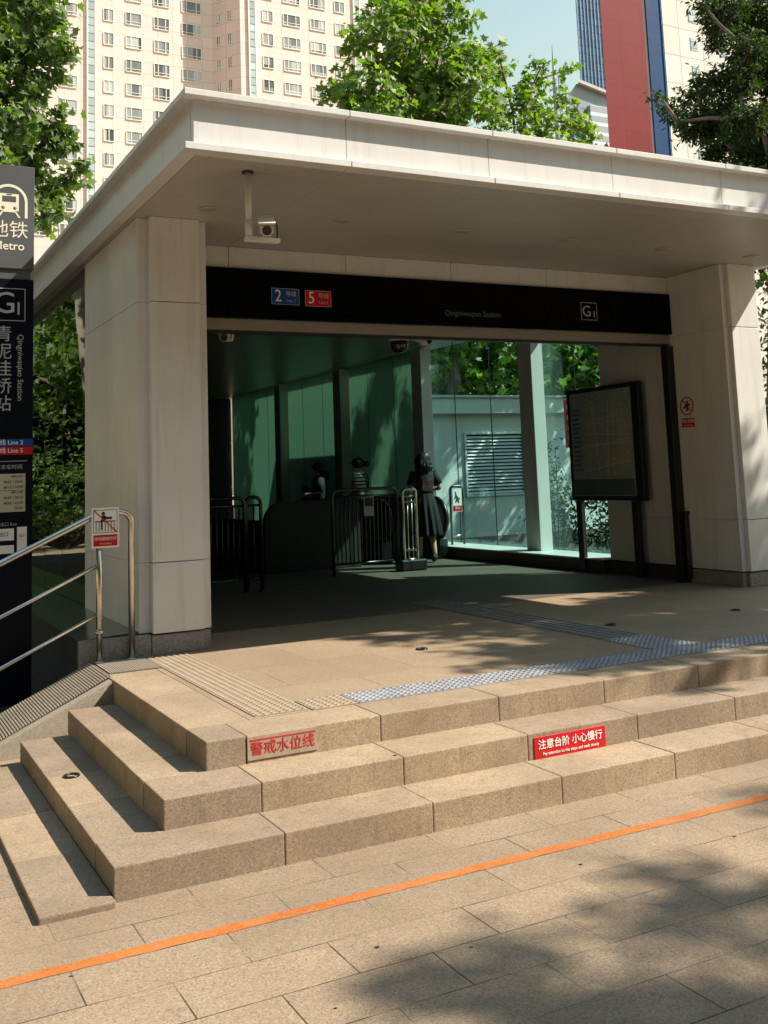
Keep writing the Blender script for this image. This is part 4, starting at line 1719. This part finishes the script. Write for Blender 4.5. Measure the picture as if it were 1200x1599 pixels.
SPL = Matrix.Translation((43.6, 130, 0)) @ Matrix.Rotation(math.atan2(-4, 2.67), 4, 'Z')
for yy_ in (.75, 2.7):
    for i in range(-8, 8):
        z = 65.6+3.40*i
        mbw = apt_window(yy_, z, .62, 1.6, -.01, 0)
        mbw.bm.transform(SPL)
        if 55 < z < 72 and n_win < 99:
            mbw.build('window', ap)
            n_win += 1
        else:
            wins.append(mbw)
big = MB()
for q in wins:
    q.bm.faces.ensure_lookup_table()
    for f in q.bm.faces:
        g = big.bm.faces.new([big.bm.verts.new(v.co) for v in f.verts])
        g.material_index = big.mi(q.mats[f.material_index])
    q.bm.free()
tag(big.build('window', ap), None, None, None, 'stuff')
for x, w, y in ((26.15, .85, 129.9), (sc_(49.1), .8, 125.9), (sc_(66.1), .8, 125.9)):
    t = MB()
    t.box(x, x+w, y-.12, y+.08, 5, 94, 'stripglass')
    t.box(x-.18, x-.005, y-.16, y+.08, 5, 94, 'winframe')
    t.box(x+w+.005, x+w+.18, y-.16, y+.08, 5, 94, 'winframe')
    t.build('stair_glazing', ap)

# ------------------------------------------------------------------ towers on the right
rt_ = thing('red_tower', 'tall tower with a red face, blue strip and pale panels behind the dark tree', 'building', (112, 118, -.45))
t = MB()
t.prism([(97.4, 110, -.45), (105.75, 110, -.45), (121.2, 128, -.45), (113.0, 128, -.45)], (0, 0, 130), 'redwall')
t.build('red_wall', rt_)
t = MB()
t.box(105.76, 106.5, 110.4, 111.4, -.45, 130, 'greystrip')
t.build('recess_strip', rt_)
t = MB()
t.box(106.51, 109.5, 110.15, 111.4, -.45, 130, 'bluewall')
t.build('blue_strip', rt_)
t = MB()
t.prism([(109.51, 109.9, -.45), (150, 109.9, -.45), (172, 128, -.45), (127.5, 128, -.45)], (0, 0, 130), 'greywall')
t.build('pale_wall', rt_)
for i in range(12):
    for x in (114.9, 121.0):
        w_ = MB()
        z = 33.6+i*4.6*1.0
        w_.box(x, x+1.5, 109.84, 109.95, z, z+2.0, 'stripglass')
        w_.box(x-.08, x+1.58, 109.86, 109.93, z-.1, z-.001, 'greystrip')
        w_.build('window', rt_)
ss = thing('glass_skyscraper', 'very tall blue glass skyscraper standing behind the red tower', 'building', (315, 375, -.45))
t = MB()
t.prism([(289, 350, -.45), (345, 350, -.45), (394, 400, -.45), (331, 400, -.45)], (0, 0, 330), 'skyglass')
t.build('curtain_wall', ss)
t = MB()
for i in range(28):
    t.box(289.1+i*2.0, 289.4+i*2.0, 349.5, 350, 0, 330, 'officedark')
t.build('fin', ss)
ob = thing('office_tower', 'blue grey office tower with a slanted roof edge and banded glazing', 'building', (170, 210, -.45))
t = MB()
t.prism([(162, 200, -.45), (180, 200, -.45), (180, 200, 97.0), (165.0, 200, 100.2), (162, 200, 96.5)], (16.5, 20, 0), 'officedark')
t.build('core', ob)
t = MB()
t.box(168.2, 179, 199.0, 199.95, -.45, 94.6, 'office')
t.build('banded_glazing', ob)
t = MB()
t.box(162.6, 164.2, 199.2, 199.95, 0, 93, 'skyglass')
t.box(165.4, 167.6, 199.2, 199.95, 0, 92, 'stripglass')
t.build('side_glazing', ob)
t = MB()
t.prism([(164.3, 198.5, 100.0), (180.5, 198.5, 97.0), (180.5, 198.5, 97.7), (164.3, 198.5, 100.9)], (18, 22, 0), 'greystrip')
t.build('roof_edge', ob)
t = MB()
t.tube([(204.5, 260, 0), (204.5, 260, 126), (204.4, 260, 141)], [1.2, .7, .12], 'officedark', 6)
t.tube([(206.4, 260, 0), (206.4, 260, 132)], .35, 'officedark', 6)
for z in range(90, 132, 4):
    t.tube([(204.5, 260, z), (206.4, 260, z+2)], .15, 'officedark', 5)
tag(origin_to_base(t.build('radio_mast')), 'thin lattice radio mast rising between the plane tree and the skyscraper', 'mast')
# ------------------------------------------------------------------ trees and shrubs
MAPLE = [(0, 0), (.16, .10), (.50, .02), (.36, .26), (.52, .50), (.22, .52), (.0, 1.0), (-.22, .52), (-.52, .50), (-.36, .26), (-.50, .02), (-.16, .10)]
LANCE = [(0, 0), (.16, .25), (.17, .55), (0, 1.0), (-.17, .55), (-.16, .25)]
OVAL = [(0, 0), (.26, .22), (.30, .55), (0, 1.0), (-.30, .55), (-.26, .22)]


def leaf_mesh(name, P, N, D, size, shape, mat, parent, seed, kind=None):
    """P positions, N normals, D leaf axis directions: one mesh of leaf blades"""
    rg = np.random.default_rng(seed)
    n = len(P)
    N = N/np.linalg.norm(N, axis=1, keepdims=True)
    D = D-(D*N).sum(1, keepdims=True)*N
    D = D/(np.linalg.norm(D, axis=1, keepdims=True)+1e-9)
    T = np.cross(D, N)
    sh = np.array(shape)
    k = len(sh)
    s = size*rg.uniform(.6, 1.2, n)
    fold = .22*np.abs(sh[:, 0])-.16*sh[:, 1]**2
    V = (P[:, None, :]+T[:, None, :]*sh[None, :, 0, None]*s[:, None, None]+D[:, None, :]*sh[None, :, 1, None]*s[:, None, None]
         + N[:, None, :]*fold[None, :, None]*s[:, None, None]).reshape(-1, 3)
    w = np.array(wpos(parent)) if parent is not None else np.zeros(3)
    V = V-w
    me = bpy.data.meshes.new(name)
    me.vertices.add(n*k)
    me.vertices.foreach_set('co', V.ravel())
    me.loops.add(n*k)
    me.loops.foreach_set('vertex_index', np.arange(n*k))
    me.polygons.add(n)
    me.polygons.foreach_set('loop_start', np.arange(n)*k)
    me.polygons.foreach_set('loop_total', np.full(n, k))
    at = me.attributes.new('tint', 'FLOAT', 'FACE')
    at.data.foreach_set('value', np.clip(rg.normal(.45, .28, n), 0, 1).astype(np.float32))
    me.update(calc_edges=True)
    me.materials.append(MT[mat])
    o = bpy.data.objects.new(name, me)
    COL.objects.link(o)
    if parent is not None:
        o.parent = parent
    return o


def crown_points(clumps, dens, nl, spread, seed, flat=.75):
    rg = np.random.default_rng(seed)
    P, N, D, tw = [], [], [], []
    for (x, y, z, r) in clumps:
        c = np.array((x, y, z))
        ns = max(3, int(dens*r*r))
        u = rg.normal(size=(ns, 3))
        u /= np.linalg.norm(u, axis=1, keepdims=True)
        q = c+u*np.array((1, 1, flat))*r*(rg.uniform(.25, 1.08, (ns, 1))**.55)
        for a, b in zip(q, u):
            m = int(nl*rg.uniform(.5, 1.4))
            ax = b*.7+np.array((0, 0, .25))+rg.normal(size=3)*.35
            ax /= np.linalg.norm(ax)
            t = rg.uniform(-1, 1, (m, 1))
            pp = a+ax*t*spread+rg.normal(size=(m, 3))*spread*.42
            P.append(pp)
            N.append(np.array((.25, -.12, .8))*rg.uniform(.2, 1.1, (m, 1))+b*.45+rg.normal(size=(m, 3))*.62)
            D.append(ax*.5+b*.4+rg.normal(size=(m, 3))*.7+np.array((0, 0, -.35)))
            tw.append((c, a-ax*spread, a+ax*spread))
    return np.vstack(P), np.vstack(N), np.vstack(D), tw


def tree(name, label, base, fork, clumps, mat, size, shape, dens, nl, spread, seed, tr=.2, group=None, twigs=True, limbs=True):
    o = thing(name, label, 'tree', base, group)
    rg = random.Random(seed)
    P, N, D, tw = crown_points(clumps, dens, nl, spread, seed)
    leaf_mesh('crown', P, N, D, size, shape, mat, o, seed)
    m = MB()
    b, f = Vector(base), Vector(fork)
    mid_ = b.lerp(f, .5)+Vector((rg.uniform(-.15, .15), rg.uniform(-.15, .15), 0))
    m.tube([b, b.lerp(mid_, .15), mid_, f], [tr*1.35, tr*1.05, tr*.9, tr*.75], 'bark', 12)
    m.build('trunk', o)
    m = MB()
    cs = sorted(clumps, key=lambda c: (Vector(c[:3])-f).length)
    nodes = [f]
    for c in cs:
        v = Vector(c[:3])
        par = min(nodes, key=lambda q: (q-v).length+.35*(q-f).length)
        d = (v-par).length
        mm = par.lerp(v, .5)+Vector((rg.uniform(-.1, .1), rg.uniform(-.1, .1), .06))*d
        r0 = max(.012, min(tr*.6, .028*d+.3*tr*math.exp(-(par-f).length*.5)))
        m.tube([par, mm, v], [r0, r0*.75, max(.008, r0*.45)], 'bark', 7, False)
        nodes += [v, mm]
    if twigs:
        for c, a, e in tw[::2]:
            m.tube([c+(a-c)*.35, a, e], [.012, .008, .004], 'bark', 4, False)
    m.build('branches', o)
    return o


MID = [(10.06, 17.87, 11.49, 0.88), (9.93, 18.61, 11.28, 0.65), (11.25, 18.19, 13.23, 1.23), (12.97, 18.75, 12.79, 1.46), (12.13, 18.8, 11.93, 1.44), (12.97, 17.46, 11.58, 1.22), (13.26, 17.33, 12.58, 0.74), (15.46, 19.31, 13.48, 0.48), (14.59, 17.92, 13.3, 0.26), (12.93, 17.86, 13.94, 0.71), (12.77, 19.69, 15.28, 1.14), (13.16, 18.43, 15.96, 1.1), (12.19, 19.31, 16.58, 1.31), (15.34, 18.44, 11.86, 0.84), (16.49, 18.83, 12.95, 0.5), (15.88, 17.66, 12.92, 0.3), (16.77, 18.82, 11.88, 0.81), (17.86, 19.38, 12.94, 0.4), (17.39, 18.56, 13.39, 0.25), (18.3, 19.08, 11.96, 0.52), (18.56, 18.91, 11.59, 0.3), (10.56, 17.45, 10.54, 1.0), (10.61, 19.12, 10.0, 1.23), (12.4, 18.72, 10.08, 1.43), (14.07, 18.02, 9.87, 1.44), (15.78, 17.37, 9.68, 1.27)]
LOW = [(13.27, 19.58, 4.89, 0.91), (14.14, 18.96, 4.56, 0.9), (15.52, 19.35, 4.91, 0.84), (17.31, 19.61, 4.69, 0.97), (18.33, 19.34, 4.88, 0.97), (13.49, 19.67, 3.9, 0.73), (14.66, 18.83, 3.82, 0.81), (16.68, 19.48, 3.71, 0.76), (18.15, 18.91, 3.86, 0.86), (20.12, 19.7, 4.76, 1.01), (12.22, 19.61, 4.24, 0.89), (16.25, 18.36, 6.01, 1.11), (14.1, 18.42, 6.12, 1.07), (19.77, 18.55, 6.19, 1.17)]
LEFT = [(0.95, 13.74, 10.21, 0.54), (1.38, 12.9, 9.93, 0.35), (0.99, 13.2, 9.25, 0.46), (1.43, 12.68, 9.18, 0.3), (0.85, 13.01, 8.56, 0.46), (1.32, 12.82, 8.7, 0.25), (0.77, 12.76, 7.76, 0.43), (1.43, 13.14, 8.02, 0.3), (1.69, 13.13, 7.7, 0.17), (1.18, 13.65, 7.49, 0.39), (1.57, 13.29, 7.55, 0.26), (1.9, 13.69, 7.11, 0.24), (2.02, 13.57, 7.29, 0.12), (1.54, 13.79, 6.84, 0.31), (1.35, 13.27, 6.21, 0.23), (1.48, 12.46, 6.14, 0.16), (0.84, 13.58, 6.95, 0.44), (0.83, 13.74, 10.82, 0.6), (1.62, 13.65, 10.93, 0.43), (0.11, 13.11, 9.43, 0.68), (-0.07, 13.34, 8.31, 0.79), (-0.02, 12.54, 6.91, 0.65), (-0.71, 13.53, 10.06, 0.91), (-0.9, 13.12, 8.23, 0.88), (-0.7, 12.66, 6.76, 0.74), (0.36, 12.3, 5.89, 0.53)]
RIGHT = [(14.25, 9.21, 10.66, 0.48), (15.5, 9.48, 11.01, 0.69), (13.18, 7.68, 9.06, 0.39), (13.93, 9.1, 10.01, 0.26), (14.4, 8.32, 9.1, 0.64), (12.92, 7.8, 8.44, 0.41), (12.48, 8.09, 8.54, 0.26), (12.91, 9.04, 8.62, 0.2), (12.58, 9.25, 8.41, 0.13), (10.78, 7.59, 7.81, 0.08), (13.16, 8.73, 8.15, 0.53), (12.86, 7.59, 7.67, 0.38), (12.92, 8.94, 7.93, 0.31), (11.72, 8.16, 7.65, 0.17), (15.34, 9.26, 8.34, 0.67), (14.2, 9.46, 7.82, 0.42), (14.04, 8.51, 7.28, 0.5), (16.65, 9.5, 10.63, 0.85), (15.19, 8.12, 8.62, 0.77), (14.28, 7.65, 7.06, 0.73), (16.6, 8.7, 8.31, 0.95), (15.4, 7.56, 9.64, 0.89), (12.28, 7.89, 9.94, 0.17), (13.41, 8.32, 6.52, 0.74), (15.06, 8.72, 6.38, 0.78)]


tree('plane_tree', 'bright green plane tree with large lobed leaves rising behind the canopy roof', (13.4, 19.4, -.45), (13.3, 18.9, 5.6), MID, 'leafplane', .225, MAPLE, 50, 11, .25, 11, .24)
tree('plane_tree', 'shady low plane tree whose leaves show above the vent building through the glass', (16.5, 20.6, -.45), (16.4, 20.0, 3.0), LOW, 'leafplane', .26, MAPLE, 75, 12, .28, 12, .2)
tree('maple_tree', 'leafy tree at the upper left overhanging the roof behind the totem', (-1.75, 14.2, -.45), (-1.2, 13.8, 5.2), LEFT, 'leafleft', .165, MAPLE, 165, 13, .16, 13, .24)
tree('dark_tree', 'dark dense small leaved tree at the upper right beyond the canopy', (15.0, 9.4, -.45), (14.8, 8.9, 5.2), RIGHT, 'leafdark', .125, LANCE, 380, 19, .15, 14, .2)
# trees just outside the frame that throw the dappled shade
rs_ = random.Random(5)


def ball(c, R, n, r0, r1):
    out = []
    for i in range(n):
        v = Vector((rs_.gauss(0, 1), rs_.gauss(0, 1), rs_.gauss(0, 1))).normalized()*R*rs_.uniform(.35, 1)
        out.append((c[0]+v.x, c[1]+v.y, c[2]+v.z*.6, rs_.uniform(r0, r1)))
    return out


SH1 = [(13.3+(x-10.7)*1.25, -2.75+(y+1.05)*.85, z+3.1, r) for x, y, z, r in ball((10.7, -1.05, 5.9), 2.5, 56, .4, .75)]
tree('street_tree', 'street tree right of the steps that casts dappled shade on them', (14.0, -3.6, -.45), (13.7, -3.4, 6.8), SH1, 'leafdark', .15, OVAL, 110, 13, .17, 21, .17, 'street trees beside the pavement')
SH2 = ball((12.0, -9.85, 12.0), 2.1, 24, .35, .6)+[(13.2, -7.3, 11.5, .42), (13.7, -7.5, 11.6, .4), (13.3, -7.9, 11.7, .4)]
tree('street_tree', 'street tree at the kerb that shades the foreground paving', (13.5, -10.2, -.45), (13.1, -9.9, 9.6), SH2, 'leafdark', .15, OVAL, 125, 11, .17, 22, .16, 'street trees beside the pavement')
SH3 = ball((14.8, 12.4, 6.6), 3.0, 26, .6, 1.0)
tree('street_tree', 'tree beyond the right pillar shading the glass wall and vent building', (15.5, 12.6, -.30), (15.2, 12.4, 4.4), SH3, 'leafdark', .17, OVAL, 46, 12, .22, 23, .2, 'street trees beside the pavement', False)
SH4 = ball((-3.6, 20, 5.2), 3.6, 26, .8, 1.3)
tree('street_tree', 'dark tree left of the entrance hall mirrored in its side glass', (-3.4, 20.5, -.45), (-3.4, 20.2, 2.6), SH4, 'leafleft', .2, MAPLE, 24, 10, .26, 24, .22, 'street trees beside the pavement', False)


def shrub(name, label, base, clumps, mat, size, shape, dens, nl, spread, seed, group=None, cat='shrub'):
    o = thing(name, label, cat, base, group)
    P, N, D, tw = crown_points(clumps, dens, nl, spread, seed)
    leaf_mesh('foliage', P, N, D, size, shape, mat, o, seed)
    m = MB()
    for (x, y, z, r) in clumps:
        m.tube([base, ((x+base[0])/2+.03, (y+base[1])/2, (z+base[2])/2), (x, y, z)], [.02, .014, .007], 'stem', 5)
    m.build('stems', o)
    return o


shrub('leafy_shrub', 'tall thin dark shrub behind the glass wall left of the notice board', (9.75, 9.9, -.30), [(9.75, 9.8, 1.75, .22), (9.6, 9.9, 1.35, .3), (9.85, 9.7, 1.0, .38), (9.6, 9.8, .6, .42), (10.1, 9.9, .5, .45), (9.9, 9.9, .1, .45), (10.4, 9.7, .9, .4), (9.45, 9.8, .9, .18)], 'leafdark', .10, LANCE, 130, 11, .13, 31, 'shrubs outside the right glass')
shrub('leafy_shrub', 'wide low dark shrub outside the glass behind the notice board legs', (10.3, 8.6, -.30), [(9.9, 8.6, .9, .4), (10.4, 8.4, .7, .5), (9.6, 8.3, .4, .4), (10.1, 8.2, .2, .45), (10.8, 8.7, 1.2, .5), (11.0, 8.3, .4, .5), (9.3, 7.6, .3, .45), (9.8, 7.5, .9, .5), (10.4, 7.8, .2, .5), (11.4, 9.2, .9, .55), (11.6, 9.6, .2, .55), (11.1, 9.4, 1.6, .45)], 'leafdark', .10, LANCE, 210, 13, .13, 32, 'shrubs outside the right glass')
shrub('leafy_shrub', 'bushy dark shrub at the right edge beyond the right pillar', (12.6, 6.9, -.30), [(12.6, 7, 1.0, .9), (12.9, 6.7, 2.4, .9), (12.3, 7.4, 3.4, .8), (13.2, 7.2, 4.2, .9), (12.5, 6.6, .2, .8), (13.4, 6.2, 1.6, .9)], 'leafdark', .13, LANCE, 60, 11, .16, 33, 'shrubs outside the right glass')
# hedge mirrored in the left glass
HED = [(-6.2+i*.62, 27.2+rs_.uniform(-.2, .2), .25+(k*.6), .55) for i in range(10) for k in range(4)]
shrub('hedge', 'clipped light green hedge left of the hall, mirrored in the side glass', (-3.4, 27.2, -.45), HED, 'leafhedge', .10, OVAL, 70, 10, .12, 34, None, 'hedge')
DSH = [(-7.5+i*.9, 30.2+rs_.uniform(-.4, .4), .4+k*1.15, .85) for i in range(13) for k in range(5)]
shrub('tall_shrub', 'tall dark shrub screen added behind the hedge to block the bright horizon in the side glass reflection', (-3.4, 30.2, -.45), DSH, 'leafdark', .22, OVAL, 110, 13, .24, 36)  # screen added to keep the bright horizon out of the mirrored view
BSH = [(-.8, 7.2, .55, .35), (-1.1, 7.6, .9, .35), (-.7, 8.0, .3, .4), (-1.3, 7.2, .2, .4), (-1.0, 7.5, 1.35, .25)]
shrub('yellow_shrub', 'yellow green shrub in the bed beside the left glass wall', (-1.0, 7.5, -.42), BSH, 'leafhedge', .11, OVAL, 90, 10, .13, 35)
for i, (x, y, h) in enumerate(((-.62, 4.6, .32), (-1.3, 4.3, .26), (-.5, 5.7, .4), (-1.0, 5.2, .3))):
    shrub('bed_plant', ['small dark leafy plant in the planting bed just behind the totem', 'small dark leafy plant at the left end of the shaded planting bed', 'small dark leafy plant close to the ledge under the left glass', 'small dark leafy plant in the middle of the shaded planting bed'][i], (x, y, -.42),
          [(x, y, -.35+h*.6, .16), (x+.1, y+.05, -.35+h, .12), (x-.1, y, -.3+h*.5, .13)], 'leafdark', .10, LANCE, 300, 8, .08, 40+i, 'small plants in the planting bed', 'plant')

# unseen trees added around the forecourt to block sky light, a few for reflections
FC = ball((0, 0, 6.2), 3.4, 22, .9, 1.5)
FC = [(x+3, y-19, z, r) for x, y, z, r in FC]
ft = tree('street_tree', 'broad unseen tree added to block sky light and fill the glass reflection', (3, -19, -.45), (3.1, -18.9, 3.2), FC, 'leafdark', .42, OVAL, 40, 11, .32, 51, .22, 'unseen trees added for the light', False)
for i, (x, y, r, k) in enumerate(((-4.5, -20, .8, 1.1), (-12, -16, 2.1, 1.15), (11, -20, 3.3, 1.1), (19, -17, 4.4, 1.1), (-14.5, -8, 5.2, 1.2), (-14, 1, .4, 1.1), (-13, 9.5, 1.5, 1.1), (-9, -24, 2.6, 1.4), (7, -25, 3.9, 1.4), (24, -9, 1.1, .9), (-3.8, 35, .7, 1.25), (-8.5, 27, 2.9, 1.2), (-10, 39, 4.2, 1.5), (-14, 19, 5.1, 1.2), (-9.5, -14.5, .2, 1.6), (0, -17, 1.7, 1.6), (9.5, -19, 2.8, 1.6), (-12.5, -6, 3.6, 1.6), (-12.5, 4, 4.9, 1.6))):
    c = copy_tree(ft)
    c.location = (x, y, -.45)
    c.rotation_euler = (0, 0, r)
    c.scale = (k, k, k)

sb = thing('added_building', 'long grey unseen building added behind the viewpoint to block low sky', 'building', (0, -52, -.45))  # unseen block added to cut the sky fill light
t = MB()
t.box(-75, 70, -66, -50, -.45, 24, 'greystrip')
t.box(-76, 71, -67, -49.4, 24.005, 24.8, 'greystrip')
t.build('wall', sb)
t = MB()
for i in range(6):
    t.box(-73, 68, -49.98, -49.9, 2.2+i*3.7, 4.2+i*3.7, 'winglass')
tag(t.build('window_band', sb), None, None, None, 'stuff')

for i, (x, y, r) in enumerate(((-.97, -1.34, .4), (.45, -1.95, 1.2), (1.35, -1.5, 2.2), (.15, -1.75, 2.9), (2.2, -1.62, .9), (-.2, -2.1, 1.9), (1.0, -.33, 2.5))):
    P = np.array([(x, y, -.4470 if y < -.8 else -.148)])
    o = leaf_mesh('fallen_leaf', P, np.array([(.12, .1, 1.0)]), np.array([(math.cos(r), math.sin(r), 0)]), .030, OVAL, 'stem', None, 60+i)
    origin_to_base(o)
    tag(o, 'small dry brown leaf lying on the granite paving', 'leaf', 'dry leaves on the paving')
